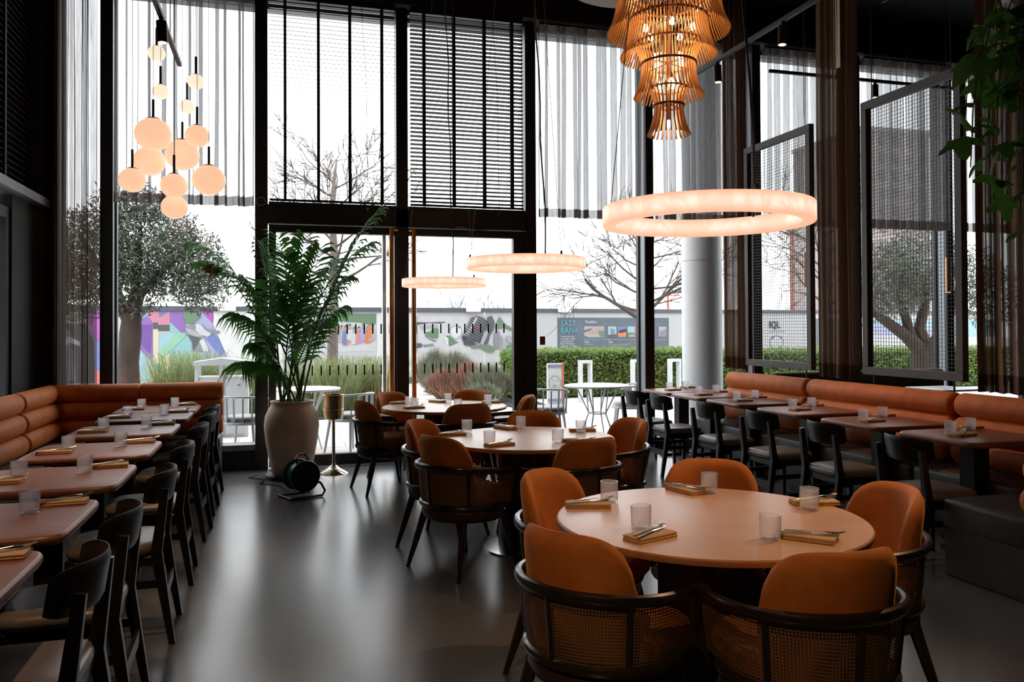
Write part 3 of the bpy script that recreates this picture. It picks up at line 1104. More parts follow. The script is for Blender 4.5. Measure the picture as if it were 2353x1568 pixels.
# ------------------------------------------------------------------ place settings
def make_tumbler():
    prof = [(.028, .0), (.0355, .003), (.0365, .012), (.0375, .088), (.0372, .091), (.0352, .091), (.0345, .016), (.030, .013), (.010, .012)]

    def fl(k, z):
        return .026 * math.cos(2 * PI * k / 5) if .012 < z < .09 else 0
    m = MB()
    m.lathe(prof, 150, flute=fl)
    return m.mesh('tumbler', 'tumbler_glass', True, True, 60)


def make_napkin():
    m = MB()
    m.rbox(-.095, .095, -.045, .045, 0, .009, .004, 2)
    m.rbox(-.093, .094, -.043, .046, .0095, .018, .004, 2)
    return m.mesh('napkin', 'napkin', True, True, 50)


def make_knife():
    m = MB()
    m.tube([(-.105, 0, .0), (-.06, 0, .0), (0, 0, .0), (.01, 0, 0)], [.0045, .0055, .004, .0035], 8, squash=.5)
    m.add([(.008, -.004, -.001), (.08, -.008, -.001), (.105, -.002, -.001), (.10, .006, -.001), (.008, .005, -.001), (.008, -.004, .001), (.08, -.008, .0002), (.105, -.002, .0002), (.10, .006, .001), (.008, .005, .001)],
          [(4, 3, 2, 1, 0), (5, 6, 7, 8, 9), (0, 1, 6, 5), (1, 2, 7, 6), (2, 3, 8, 7), (3, 4, 9, 8), (4, 0, 5, 9)])
    return m.mesh('table_knife', 'steel', True, True, 40)


def make_fork():
    m = MB()
    m.tube([(-.10, 0, .0), (-.06, 0, 0), (0, 0, .003), (.035, 0, .006)], [.005, .006, .0035, .003], 8, squash=.45)
    m.tube([(.03, 0, .006), (.045, 0, .004), (.06, 0, .003)], [.004, .011, .012], 8, squash=.18)
    for k in range(4):
        y = -.0095 + k * .0063
        m.tube([(.058, y, .003), (.08, y, .004), (.102, y * 1.05, .010)], [.0018, .0016, .0009], 5)
    return m.mesh('table_fork', 'steel', True, True, 50)


ME_T, ME_N, ME_K, ME_F = make_tumbler(), make_napkin(), make_knife(), make_fork()


def setting(where, gx, gy, nx, ny, na, z, cutl=True, ca=.35, cz=None):
    g = put('tumbler', ME_T, None, (gx, gy, z), (0, 0, random.uniform(0, 6)))
    tag(g, 'clear ribbed glass tumbler ' + where, 'glass', 'ribbed tumblers on the tables')
    nk = put('napkin', ME_N, None, (nx, ny, z), (0, 0, na))
    tag(nk, 'folded ochre napkin ' + where, 'napkin', 'folded ochre napkins on the tables')
    if cutl:
        ca = ca + random.uniform(-.12, .12)
        o = .012
        zc = z + .0235
        dx, dy = math.cos(na + ca), math.sin(na + ca)
        f = put('table_fork', ME_F, None, (nx - dy * .016 + dx * .02, ny + dx * .016 + dy * .02, zc), (0, 0, na + ca))
        tag(f, 'silver fork on the napkin ' + where, 'fork', 'forks laid on the napkins')
        k = put('table_knife', ME_K, None, (nx + dy * .006, ny - dx * .006, zc), (0, 0, na + ca + .08))
        tag(k, 'silver knife on the napkin ' + where, 'knife', 'knives laid on the napkins')


RS = [[('left back', (1.351, 3.214), (1.235, 3.17), -.30), ('left front', (1.283, 2.752), (1.262, 2.63), .35), ('back', (1.86, 3.265), (1.775, 3.33), -1.35), ('right', (2.077, 2.843), (2.165, 2.93), -.25), ('front right', (1.653, 2.484), (1.785, 2.45), -.85)],
      [('left back', (1.278, 5.650), (1.150, 5.55), .05), ('left front', (1.288, 5.036), (1.335, 4.965), .30), ('back', (1.718, 5.769), (1.600, 5.78), -1.2), ('right', (2.054, 5.397), (2.10, 5.49), -.2), ('front right', (1.732, 4.975), (1.86, 4.96), -.75)],
      [('left back', (1.190, 7.80), (1.130, 8.03), .0), ('left front', (1.215, 7.62), (1.195, 7.52), .2), ('back', (1.62, 8.02), (1.52, 8.08), -1.1), ('right', (1.96, 7.72), (2.02, 7.82), -.1), ('front right', (1.58, 7.36), (1.69, 7.32), -.6)]]
for (tn, c), lst in zip(RTABLES, RS):
    for pn, g, nk, a in lst:
        setting('at the %s seat of the %s round table' % (pn, tn), *g, *nk, a, .750, True, .22)
for i, y in enumerate(LT_Y):
    setting('on the banquette side of the %s left-row table' % ORD[i], LX - .15, y + .02, LX - .20, y - .09, .05 + random.uniform(-.06, .06), .760)
    setting('on the chair side of the %s left-row table' % ORD[i], LX + .13, y + .10, LX + .215, y + .255, .06 + random.uniform(-.06, .06), .760)
for i, y in enumerate(RT_Y):
    setting('on the chair side of the %s right-row table' % ORDR[i], RX - .12, y + .08, RX - .125, y - .03, .12 + random.uniform(-.1, .1), .760)
    setting('on the banquette side of the %s right-row table' % ORDR[i], RX + .15, y + .18, RX + .235, y + .27, .05 + random.uniform(-.1, .1), .760)
# ------------------------------------------------------------------ lamps
def spot_light(name, loc, target, watt, size=R(50), col=(1, .62, .34), r=.03):
    l = bpy.data.lights.new(name, 'SPOT')
    l.energy, l.color, l.spot_size, l.spot_blend, l.shadow_soft_size = watt, col, size, 1.0, r
    o = bpy.data.objects.new(name, l)
    SC.collection.objects.link(o)
    o.location = loc
    o.rotation_euler = (Vector(target) - Vector(loc)).to_track_quat('-Z', 'Y').to_euler()
    return o


# alabaster ring pendants hanging over the round tables
RING_R = .41
seg = MB()
n = 14
for i in range(n + 1):
    a = 2 * PI / 6 * (i / n) * .9985
    for rr, z in ((RING_R - .052, -.034), (RING_R - .004, -.038), (RING_R, -.033), (RING_R, .033), (RING_R - .004, .038), (RING_R - .052, .034)):
        seg.v.append((rr * math.cos(a), rr * math.sin(a), z))
for i in range(n):
    for k in range(6):
        k2 = (k + 1) % 6
        seg.f.append((i * 6 + k, i * 6 + k2, i * 6 + 6 + k2, i * 6 + 6 + k))
seg.f.append(tuple(range(6)))
seg.f.append(tuple(n * 6 + k for k in reversed(range(6))))
ME_SEG = seg.mesh('ring_segment', 'ring_glow', True, True, 50)
for (tn, c), a0 in zip(RTABLES, (27, 50, 65)):
    t = thing('ring_pendant', 'glowing alabaster ring pendant over the %s round table' % tn, 'pendant lamp', (c[0], c[1], 1.94), group='alabaster ring pendants')
    for k in range(6):
        put('ring_segment', ME_SEG, t, (0, 0, 0), (0, 0, 2 * PI * k / 6 + R(a0)))
    for k in range(3):
        a = R(a0 + 120 * k)
        p = ((RING_R - .026) * math.cos(a), (RING_R - .026) * math.sin(a))
        MB().tube([(p[0], p[1], .03), (p[0] * .06, p[1] * .06, CEIL - 1.94 - .03)], .0018, 5).build('suspension_wire', 'cord_thin', t)
        MB().lathe([(.008, .034), (.009, .036), (.007, .06), (.003, .064)], 8, (p[0], p[1], 0)).build('wire_grip', 'black_metal', t)
    a = R(a0)
    p = Vector(((RING_R - .026) * math.cos(a), (RING_R - .026) * math.sin(a), 0))
    q = Vector((p.x * .06, p.y * .06, CEIL - 1.94 - .03))
    pts = [p + Vector((-.03 * math.cos(a), -.03 * math.sin(a), .03))] + [p.lerp(q, .05 + .95 * k / 14) + Vector((.012 * math.sin(k * 1.7), .012 * math.cos(k * 1.3), 0)) * (1 if 0 < k < 14 else 0) for k in range(15)]
    MB().tube(pts, .0055, 6).build('power_cord', 'cord_black', t)
    MB().lathe([(.07, CEIL - 1.94 - .03), (.07, CEIL - 1.94)], 24).build('ceiling_rose', 'black_metal', t)

# tiered slatted chandelier
ch_x, ch_y = plane_at(1537, 300, (0, 4.83, 0), (0, 1, 0)).xy
t = thing('slatted_chandelier', 'tiered amber chandelier of curved wooden slats', 'chandelier', (ch_x, ch_y, 2.775), group='chandelier')
TIERS = [(.40, .335, .40, 1.10, .68, 86), (.325, .25, .315, .93, .52, 70), (.232, .172, .228, .62, .25, 48), (.136, .092, .140, .325, .0, 26)]
for rt, rw, rb, zt, zb, n in TIERS:
    zw = zb + (zt - zb) * .60
    m = MB()
    rows = 12
    th, wd = .012, .0055 if n > 30 else .008
    for i in range(rows + 1):
        q = i / rows
        z = zb + (zt - zb) * q
        if z < zw:
            u = (zw - z) / (zw - zb)
            r = rw + (rb - rw) * (u ** 2.1)
        else:
            u = (z - zw) / (zt - zw)
            r = rw + (rt - rw) * (u ** 1.6)
        for dx, dy in ((-th, -wd / 2), (th, -wd / 2), (th, wd / 2), (-th, wd / 2)):
            m.v.append((r + dx * .5, dy, z))
    for i in range(rows):
        for k in range(4):
            k2 = (k + 1) % 4
            m.f.append((i * 4 + k, i * 4 + k2, i * 4 + 4 + k2, i * 4 + 4 + k))
    m.f.append((0, 1, 2, 3))
    m.f.append((rows * 4 + 3, rows * 4 + 2, rows * 4 + 1, rows * 4))
    me = m.mesh('slat', 'chandelier_wood', False)
    for k in range(n):
        put('slat', me, t, (0, 0, 0), (0, 0, 2 * PI * k / n))
    MB().tube([((rw + .007) * math.cos(2 * PI * k / 48), (rw + .007) * math.sin(2 * PI * k / 48), zw) for k in range(48)], .009, 8, closed=True).build('hoop', 'chandelier_ring', t)
    MB().tube([((rt - .012) * math.cos(2 * PI * k / 48), (rt - .012) * math.sin(2 * PI * k / 48), zt - .015) for k in range(48)], .007, 6, closed=True).build('hoop', 'chandelier_ring', t)
    sp = MB()
    for k in range(4):
        a = 2 * PI * k / 4 + .3
        sp.tube([(0, 0, zw + .01), (rw * math.cos(a), rw * math.sin(a), zw)], .005, 6)
    sp.build('spoke', 'chandelier_ring', t)
MB().tube([(0, 0, .12), (0, 0, 1.25)], .014, 8).build('stem', 'chandelier_ring', t)
BP = [(0, 0, .075)] + [(.055 * math.cos(a), .055 * math.sin(a), .34) for a in (.4, 2.5, 4.6)] + [(.11 * math.cos(a), .11 * math.sin(a), .50) for a in (.2, 1.8, 3.4, 5.0)] + [(.16 * math.cos(a), .16 * math.sin(a), .70) for a in (.6, 1.9, 3.1, 4.4, 5.6)] + [(.25 * math.cos(a), .25 * math.sin(a), .88) for a in (.1, 1.1, 2.2, 3.3, 4.3, 5.3)]
bm_ = MB().lathe([(.004, -.026), (.016, -.018), (.019, -.004), (.013, .012), (.009, .024)], 12).mesh('bulb', 'bulb_glow')
bs_ = MB().lathe([(.010, .024), (.011, .05), (.006, .06)], 10).mesh('bulb_holder', 'chandelier_ring')
for p in BP:
    b = put('bulb', bm_, t, p)
    put('bulb_holder', bs_, b)
MB().tube([(0, 0, 1.2), (0, 0, CEIL - 2.775 - .02)], .006, 8).build('cable', 'cord_black', t)
MB().lathe([(.08, CEIL - 2.775 - .03), (.08, CEIL - 2.775)], 24).build('ceiling_rose', 'black_metal', t)

# globe pendants over the left row: pixel of centre, radius (m), world y, warmth, label
GL = [((360, 123), .074, 7.70, 1, 'small pale glass globe pendant hanging highest in the left cluster'),
      ((369, 211), .070, 7.62, 1, 'small pale globe pendant second from top on the left'),
      ((450, 188), .074, 7.80, 1, 'small pale globe pendant highest on the right of the cluster'),
      ((430, 245), .068, 8.0, 1, 'smallest pale globe pendant just below the highest right globe'),
      ((352, 309), .150, 7.45, 0, 'largest peach globe pendant upper left in the cluster'),
      ((343, 371), .140, 7.95, 0, 'peach globe pendant behind and below the largest globe'),
      ((419, 356), .150, 7.85, 0, 'large peach globe pendant in the middle of the cluster'),
      ((453, 313), .104, 7.50, 0, 'mid-size peach globe pendant in front of the large middle globe'),
      ((304, 414), .112, 7.55, 0, 'globe pendant furthest left in the cluster'),
      ((400, 427), .112, 7.40, 0, 'globe pendant low in the middle just above the lowest globe'),
      ((480, 414), .138, 7.36, 0, 'large peach globe pendant furthest right in the cluster'),
      ((401, 476), .112, 7.60, 0, 'lowest globe pendant in the cluster')]
for (p, r, Y, pale, lb) in GL:
    c = plane_at(*p, (0, Y, 0), (0, 1, 0))
    t = thing('globe_pendant', lb, 'pendant lamp', c, group='opal globe pendants above the left row')
    g = [(r * .999 * math.cos(-PI / 2 + PI * k / 22), r * .93 * math.sin(-PI / 2 + PI * k / 22)) for k in range(23)]
    MB().lathe([(max(.002, a), b) for a, b in g], 32).build('globe', 'globe_glow_pale' if pale else 'globe_glow', t)
    k = r * .93
    MB().lathe([(r * .42, k * .93), (r * .30, k + .002), (.012, k + .007)], 20).build('cap', 'bronze', t)
    MB().tube([(0, 0, k), (0, 0, k + .16)], .0105, 10).build('stem', 'bronze', t)
    MB().tube([(0, 0, k + .16), (0, 0, CEIL - c.z)], .0022, 5).build('cord', 'cord_black', t)
    MB().lathe([(.03, CEIL - c.z - .02), (.03, CEIL - c.z)], 14).build('ceiling_rose', 'black_metal', t)


# track lights
def track(label, a, b, drops):
    a, b = Vector(a), Vector(b)
    t = thing('lighting_track', label, 'lighting track', (a + b) / 2, group='ceiling lighting tracks')
    o = (a + b) / 2
    MB().beam(a - o, b - o, .034, .034).build('bar', 'black_metal', t, smooth=False)
    for k in drops:
        p = a.lerp(b, k) - o
        MB().tube([p, (p.x, p.y, CEIL - o.z)], .004, 6).build('drop_rod', 'black_metal', t)
    return t


def spot(label, top, tilt, watt, target):
    top = Vector(top)
    t = thing('track_spotlight', label, 'spotlight', top, group='track spotlights')
    MB().lathe([(.017, -.02), (.017, .0)], 12).build('mount', 'black_metal', t)
    d = Vector((math.sin(tilt), 0, -math.cos(tilt)))
    p0, p1 = Vector((0, 0, -.03)), Vector((0, 0, -.03)) + d * .155
    MB().tube([p0, p1], .037, 16).build('head', 'bronze', t)
    MB().tube([p1 - d * .002, p1 + d * .002], .029, 16).build('lens', 'spot_glow', t)
    if watt:
        spot_light('spot_lamp', top + p1 + d * .02, target, watt)
    return t


track('black lighting track with one spotlight above the left row', (-.84, -1.5, 3.8), (-.845, 7.48, 3.8), (.1, .6, .93))
spot('spotlight on the left track beside the highest globe lamp', (-.84, 6.33, 3.783), .05, 60, (-1.0, 5.5, .75))
track('black lighting track running behind the chandelier on the right', (3.9, -1.0, 3.98), (3.9, 7.1, 3.98), (.1, .5, .95))
spot('nearer spotlight on the right track beside a ring lamp cable', (3.9, 5.62, 3.963), -.06, 120, (1.9, 5.0, .7))
spot('farther spotlight on the right track beside the chandelier', (3.9, 6.64, 3.963), .04, 120, (4.7, 5.5, .7))
track('black lighting track across the side room in front of its windows', (5.5, 8.2, 4.50), (9.4, 8.2, 4.50), (.1, .5, .9))
spot('spotlight on the side room track above the larger mesh screen', (6.98, 8.2, 4.483), .0, 0, None)
track('short dark lighting track high under the side room ceiling', (6.4, 5.2, 5.1), (6.4, 7.4, 5.1), (.1, .9))
# unseen spotlights added on the tracks continuing towards the camera, warming the near tables
spot('unseen spotlight on the right track above the picture, nearest the big ring lamp', (3.9, 3.2, 3.963), -.1, 235, (1.9, 2.85, .75))
spot('added unseen spotlight on the right track above the picture, behind the camera', (3.9, .6, 3.963), -.1, 35, (3.2, 3.6, .6))  # added weak fill from behind right, no lamp known there
spot('unseen spotlight on the left track above the picture, over the nearest left table', (-.84, 2.4, 3.783), .0, 130, (-1.1, 3.3, .75))
spot('unseen spotlight on the left track above the picture, second from the camera', (-.84, 4.6, 3.783), .0, 110, (-1.1, 5.2, .75))
spot('unseen spotlight on the left track above the picture, behind the camera', (-.84, .2, 3.783), .1, 150, (1.0, 2.5, .6))
for (p0, p1, Y, lb) in (((1855, 580), (1855, 662), 7.6, 'slim brass cylinder pendant seen through the smaller mesh screen'), ((2180, 592), (2180, 672), 7.6, 'slim brass cylinder pendant beside the blue post in the larger mesh screen')):
    a, b = plane_at(*p0, (0, Y, 0), (0, 1, 0)), plane_at(*p1, (0, Y, 0), (0, 1, 0))
    t = thing('cylinder_pendant', lb, 'pendant lamp', b, group='brass cylinder pendants')
    MB().lathe([(.032, 0), (.032, a.z - b.z)], 20).build('shade', 'copper', t)
    MB().lathe([(.026, -.002), (.026, .001)], 16).build('diffuser', 'spot_glow', t)
    MB().tube([(0, 0, a.z - b.z), (0, 0, CEIL - b.z)], .003, 6).build('cord', 'cord_black', t)
t = thing('ceiling_disc', 'pale round ceiling disc at the top edge near the chandelier', 'ceiling panel', (3.35, 7.35, 4.93))
MB().lathe([(.62, 0), (.64, .01), (.64, .06), (.62, .07)], 64).build('disc', 'ceiling_disc', t)
for k in range(3):
    a = 2 * PI * k / 3
    MB().tube([(.4 * math.cos(a), .4 * math.sin(a), .07), (.4 * math.cos(a), .4 * math.sin(a), CEIL - 4.93)], .004, 6).build('suspension_wire', 'cord_black', t)
t = thing('round_wall_fitting', 'small round black fitting on the post left of the blinds', 'wall fitting', (-.205, FY - .07, 2.86))
MB().tube([(0, 0, 0), (0, -.05, 0)], .055, 24).build('body', 'black_metal', t)
MB().tube([(.045 * math.cos(2 * PI * k / 24), -.052, .045 * math.sin(2 * PI * k / 24)) for k in range(24)], .006, 6, closed=True).build('rim', 'steel_blue', t)

# ------------------------------------------------------------------ palm, pot, cooler, reel
PX, PY = .10, 8.50
t = thing('plant_pot', 'tall cream terracotta urn holding the palm', 'plant pot', (PX, PY, 0))
MB().lathe([(.185, .03), (.195, .05), (.225, .20), (.258, .38), (.272, .52), (.262, .62), (.225, .70), (.205, .735), (.208, .760), (.215, .772), (.20, .772), (.19, .74), (.185, .70)], 48).build('urn', 'terracotta', t, angle=60)
MB().lathe([(.25, 0), (.27, .035), (.262, .035), (.245, .012)], 40).build('saucer', 'black_metal', t)
MB().lathe([(.19, .69), (.188, .715), (.1, .725)], 30).build('soil', 'soil', t)
palm = thing('kentia_palm', 'leafy green palm growing in the terracotta urn', 'palm', (PX, PY, .70))


def frond(tip, lift, base, nleaf=20, ll=.34, droop=.5, dry=False, start=.38):
    base = Vector(base)
    tip = Vector(tip)
    mid = base.lerp(tip, .52) + Vector((0, 0, lift))
    mid.x = base.x + (tip.x - base.x) * .34
    mid.y = base.y + (tip.y - base.y) * .34
    N = 40
    P = bez(base, mid, tip, N)
    lf = MB()
    rnd = random.Random(int(abs(tip.x * 1000 + tip.z * 777)))
    for k in range(nleaf):
        q = start + (1 - start) * (k + .5) / nleaf
        i = min(N - 2, int(q * (N - 1)))
        p = P[i].lerp(P[i + 1], q * (N - 1) - i)
        d = (P[i + 1] - P[i]).normalized()
        side = d.cross(Vector((0, 0, 1)))
        side = side.normalized() if side.length > .15 else Vector((1, 0, 0))
        L = ll * 1.28 * (math.sin(PI * min(1, .18 + .82 * (1 - (q - start) / (1 - start)) ** .8) * .5 + .25) ** 1) * rnd.uniform(.85, 1.1)
        for s_ in (-1, 1):
            out = (side * s_ * .80 + d * .62 + Vector((0, 0, rnd.uniform(-.05, .18)))).normalized()
            w = .0205
            wd = out.cross(Vector((0, 0, 1)))
            wd = (wd.normalized() if wd.length > .05 else d) * w
            up = out.cross(wd).normalized()
            a = p
            b1 = p + out * L * .35 + Vector((0, 0, -droop * L * .06))
            b2 = p + out * L * .72 + Vector((0, 0, -droop * L * .34))
            c = p + out * L * .93 + Vector((0, 0, -droop * L * .80))
            tw = (wd * .8 + up * w * .6 * s_)
            n0 = len(lf.v)
            lf.v += [tuple(a - tw * .3), tuple(a + tw * .3), tuple(b1 - tw), tuple(b1 + tw), tuple(b2 - tw * .75), tuple(b2 + tw * .75), tuple(c)]
            lf.f += [(n0, n0 + 1, n0 + 3, n0 + 2), (n0 + 2, n0 + 3, n0 + 5, n0 + 4), (n0 + 4, n0 + 5, n0 + 6)]
    o = lf.build('frond', 'palm_dry' if dry else 'palm_leaf', palm, True, False, 80)
    MB().tube(P[::3] + [P[-1]], [.011 - .0085 * i / 14 for i in range(len(P[::3]) + 1)], 6).build('stalk', 'palm_stem', o)


def ptip(px, py, Y):
    return plane_at(px, py, (0, Y, 0), (0, 1, 0)) - Vector((PX, PY, .70))


FR = [((470, 600), 8.25, .55, .36, .6), ((452, 560), 8.55, .62, .36, .5), ((540, 720), 8.15, .35, .32, .9), ((552, 835), 8.05, .30, .30, 1.0), ((600, 560), 8.55, .40, .34, .5), ((640, 545), 8.75, .30, .34, .4),
      ((700, 545), 8.45, .25, .36, .4), ((735, 570), 8.15, .30, .36, .5), ((875, 480), 8.35, .42, .36, .45), ((850, 560), 8.60, .50, .38, .55), ((800, 640), 8.30, .40, .34, .6), ((790, 705), 8.55, .35, .32, .8),
      ((680, 640), 8.0, .2, .32, .6), ((620, 650), 8.05, .2, .32, .7), ((740, 740), 8.1, .15, .28, .6), ((585, 790), 8.3, .25, .30, .9), ((660, 590), 8.3, .2, .34, .4), ((565, 640), 8.5, .4, .34, .7), ((770, 600), 8.7, .3, .34, .6)]
for k, (p, Y, lift, ll, dr) in enumerate(FR):
    a = 2.4 * k
    frond(ptip(*p, Y), lift, (.10 * math.cos(a), .10 * math.sin(a), .0), 19, ll, dr)
frond(ptip(480, 610, 8.4), .5, (-.08, .03, 0), 8, .14, .9, True, .85)

t = thing('wine_cooler_stand', 'polished champagne bucket on a tall pedestal stand beside the urn', 'wine cooler', (.52, 8.58, 0))
MB().lathe([(.155, 0), (.15, .008), (.06, .055), (.028, .085), (.026, .10)], 36).build('base', 'chrome', t)
MB().lathe([(.018, .09), (.018, .56)], 16).build('stem', 'chrome', t)
bk = MB().lathe([(.05, .55), (.085, .565), (.098, .62), (.104, .80), (.110, .815), (.104, .815), (.098, .80), (.09, .62), (.05, .575)], 40).build('bucket', 'brass', t, angle=50)
MB().tube([(.1015 * math.cos(2 * PI * k / 36), .1015 * math.sin(2 * PI * k / 36), .665) for k in range(36)], .004, 6, closed=True).build('band', 'chrome', bk)

t = thing('cable_reel', 'teal and black cable reel standing on the floor before the urn', 'cable reel', (.17, 7.48, 0), R(25))
MB().lathe([(.135, -.012), (.142, 0), (.135, .012)], 36).build('flange', 'black_metal', t, rot=(R(90), 0, 0), loc=(.0, -.085, .19))
MB().lathe([(.135, -.012), (.142, 0), (.135, .012)], 36).build('flange', 'reel_teal', t, rot=(R(90), 0, 0), loc=(.0, .085, .19))
MB().lathe([(.11, -.08), (.115, -.04), (.115, .04), (.11, .08)], 30).build('drum', 'reel_teal', t, rot=(R(90), 0, 0), loc=(0, 0, .19))
MB().lathe([(.05, -.012), (.05, .012)], 20).build('hub', 'bronze', t, rot=(R(90), 0, 0), loc=(0, -.10, .19))
MB().tube([(-.16, -.13, .012), (.14, -.13, .012), (.165, -.13, .05), (.13, -.12, .12), (.0, -.10, .19)], .011, 8).tube([(-.16, .12, .012), (.14, .12, .012), (.165, .12, .05), (.13, .11, .12), (0, .10, .19)], .011, 8).tube([(-.16, -.13, .012), (-.16, .12, .012)], .011, 8).build('stand', 'black_metal', t)
h = MB().tube([(-.05, -.10, .20), (-.075, -.06, .34), (-.03, 0, .375), (.04, .02, .375), (.09, .04, .32), (.0, .10, .20)], .010, 8).build('handle', 'black_metal', t)
MB().tube([(-.075, -.06, .34), (-.05, -.03, .366)], .016, 10).build('grip', 'reel_red', h)
tag(MB().tube([(-.22, 8.72, .006), (-.32, 8.55, .006), (-.16, 8.38, .006), (-.20, 8.2, .006), (-.02, 8.02, .006), (.06, 7.72, .006), (.12, 7.62, .02), (.16, 7.585, .10)], .005, 6).build('power_cable', 'cord_black'), 'thin black power cable trailing from the cable reel', 'cable')

# ------------------------------------------------------------------ hanging plant at the right edge
hp = plane_at(2335, 300, (0, 4.0, 0), (0, 1, 0))
t = thing('hanging_plant', 'dark green hanging plant with lobed leaves at the right edge', 'plant', (hp.x + .1, hp.y - .05, 3.45))
MB().lathe([(.10, 0), (.16, .04), (.19, .22), (.17, .22), (.14, .05)], 28).build('planter', 'black_metal', t)
for k in range(3):
    a = 2 * PI * k / 3
    MB().tube([(.17 * math.cos(a), .17 * math.sin(a), .21), (0, 0, .9)], .003, 5).build('hanger', 'cord_black', t)
MB().tube([(0, 0, .9), (0, 0, CEIL - 3.45)], .004, 5).build('cable', 'cord_black', t)


def lobed_leaf(s):
    m = MB()
    pts = []
    for k in range(29):
        a = -PI * .92 + PI * 1.84 * k / 28
        r = s * (.55 + .45 * (.5 + .5 * math.cos(a * 5)) ** 1.0) * (1 + .25 * math.cos(a))
        pts.append((r * math.cos(a), r * math.sin(a), -.35 * r * r / s + .04 * math.sin(a * 5) * s))
    m.v = [(-.12 * s, 0, .02 * s)] + pts
    m.f = [(0, i, i + 1) for i in range(1, 29)]
    return m.mesh('leaf', 'plant_leaf', True, False, 80)


LEAF = [lobed_leaf(s) for s in (.085, .11, .135)]
rnd = random.Random(5)
for k in range(13):
    e = [(2215, 330), (2230, 385), (2250, 300), (2285, 130), (2300, 400), (2335, 130), (2320, 470), (2345, 530), (2265, 410), (2290, 330), (2340, 330), (2340, 200), (2350, 440)][k]
    p = plane_at(*e, (0, 4.0 + rnd.uniform(-.15, .15), 0), (0, 1, 0)) - Vector((hp.x + .1, hp.y - .05, 3.45))
    st = bez((0, 0, .18), (p.x * .9, p.y * .9, max(.3, p.z * .1 + .32)), p, 8)
    MB().tube(st, .004, 5).build('stem', 'palm_stem', t)
    for j in range(4):
        q = st[-1] if j == 0 else st[-1 - j].copy()
        put('leaf', LEAF[rnd.randrange(3)], t, q + Vector((rnd.uniform(-.05, .05), rnd.uniform(-.05, .05), rnd.uniform(-.04, .04))), (rnd.uniform(-.7, .7), rnd.uniform(.1, 1.0), rnd.uniform(1.6, 4.6)))

# ------------------------------------------------------------------ side room behind the right banquette
for k, (x, y) in enumerate(((6.95, 8.0), (7.62, 7.85))):
    t = thing('cafe_table', ('left', 'right')[k] + ' small white-topped table behind the right banquette', 'table', (x, y, 0), group='white tables in the side room')
    MB().rbox(-.3, .3, -.3, .3, .735, .76, .01, 2).build('tabletop', 'white_top', t)
    MB().tube([(0, 0, .02), (0, 0, .735)], .03, 12).build('pedestal', 'black_metal', t)
    MB().lathe([(.22, 0), (.22, .015), (.05, .03)], 24).build('base_plate', 'black_metal', t)
t = thing('olive_banquette', 'low olive green bench back under the side room windows', 'banquette', (7.2, 8.82, 0))
MB().rbox(-1.3, 1.3, -.10, .06, .42, .93, .05, 3).build('backrest', 'olive_velvet', t)
MB().rbox(-1.3, 1.3, -.55, -.08, .28, .45, .03, 2).build('seat_cushion', 'olive_velvet', t)
MB().box(-1.28, 1.28, -.52, .05, 0, .28).build('base', 'black_wood', t, smooth=False)
tag(MB().box(2.93, 2.99, FY - .05, FY - .03, 1.30, 1.40).build('red_notice', 'ink_red', smooth=False), 'small red notice on the glass right of the doors', 'sign')
# ------------------------------------------------------------------ site hoarding with prints
FA = R(9)
FP = Vector((-4, 21.0, 0))
FN = Vector((math.sin(FA), -math.cos(FA), 0))
FX = Vector((math.cos(FA), math.sin(FA), 0))
hoard = thing('hoarding', 'long white site hoarding with dark top rail and printed murals', 'fence', FP, FA)


def fl(px, py):
    q = plane_at(px, py, FP, FN) - FP
    return q.dot(FX), q.z


FTOP = 2.06
pan = MB().box(0, 2.42, 0, .03, 0, FTOP - .04).mesh('panel', 'hoarding_white', False)
for k in range(-3, 13):
    put('panel', pan, hoard, (k * 2.44, 0, 0))
MB().box(-7.4, 31.6, -.05, .06, FTOP - .10, FTOP + .02).build('top_rail', 'hoarding_rail', hoard, smooth=False)
MB().box(-7.4, 31.6, -.03, .02, 0, .16).build('base_board', 'hoarding_rail', hoard, smooth=False)
lmp = MB().rbox(-.22, .22, -.14, -.05, -.06, .10, .02, 1).mesh('floodlight', 'white_paint', False)
for p in ((1085, 718), (1294, 719), (520, 706)):
    x, z = fl(*p)
    put('floodlight', lmp, hoard, (x, 0, FTOP - .04))


def prints(name, polys, base=.004):
    """flat print: polygons in photograph pixels laid on the hoarding panel"""
    me = bpy.data.meshes.new(name)
    vs, fs, mi, ms = [], [], [], []
    for k, (mt, pts) in enumerate(polys):
        n0 = len(vs)
        for p in pts:
            x, z = fl(*p)
            vs.append((x, -base - k * .0008, z))
        fs.append(tuple(range(n0, n0 + len(pts))))
        if mt not in ms:
            ms.append(mt)
        mi.append(ms.index(mt))
    me.from_pydata(vs, [], fs)
    for m_ in ms:
        me.materials.append(MATS[m_])
    for f, i in zip(me.polygons, mi):
        f.material_index = i
    return put(name, me, hoard)


def zf(ox, oy, s):
    return lambda *pts: [(ox + a / s, oy + b / s) for a, b in pts]


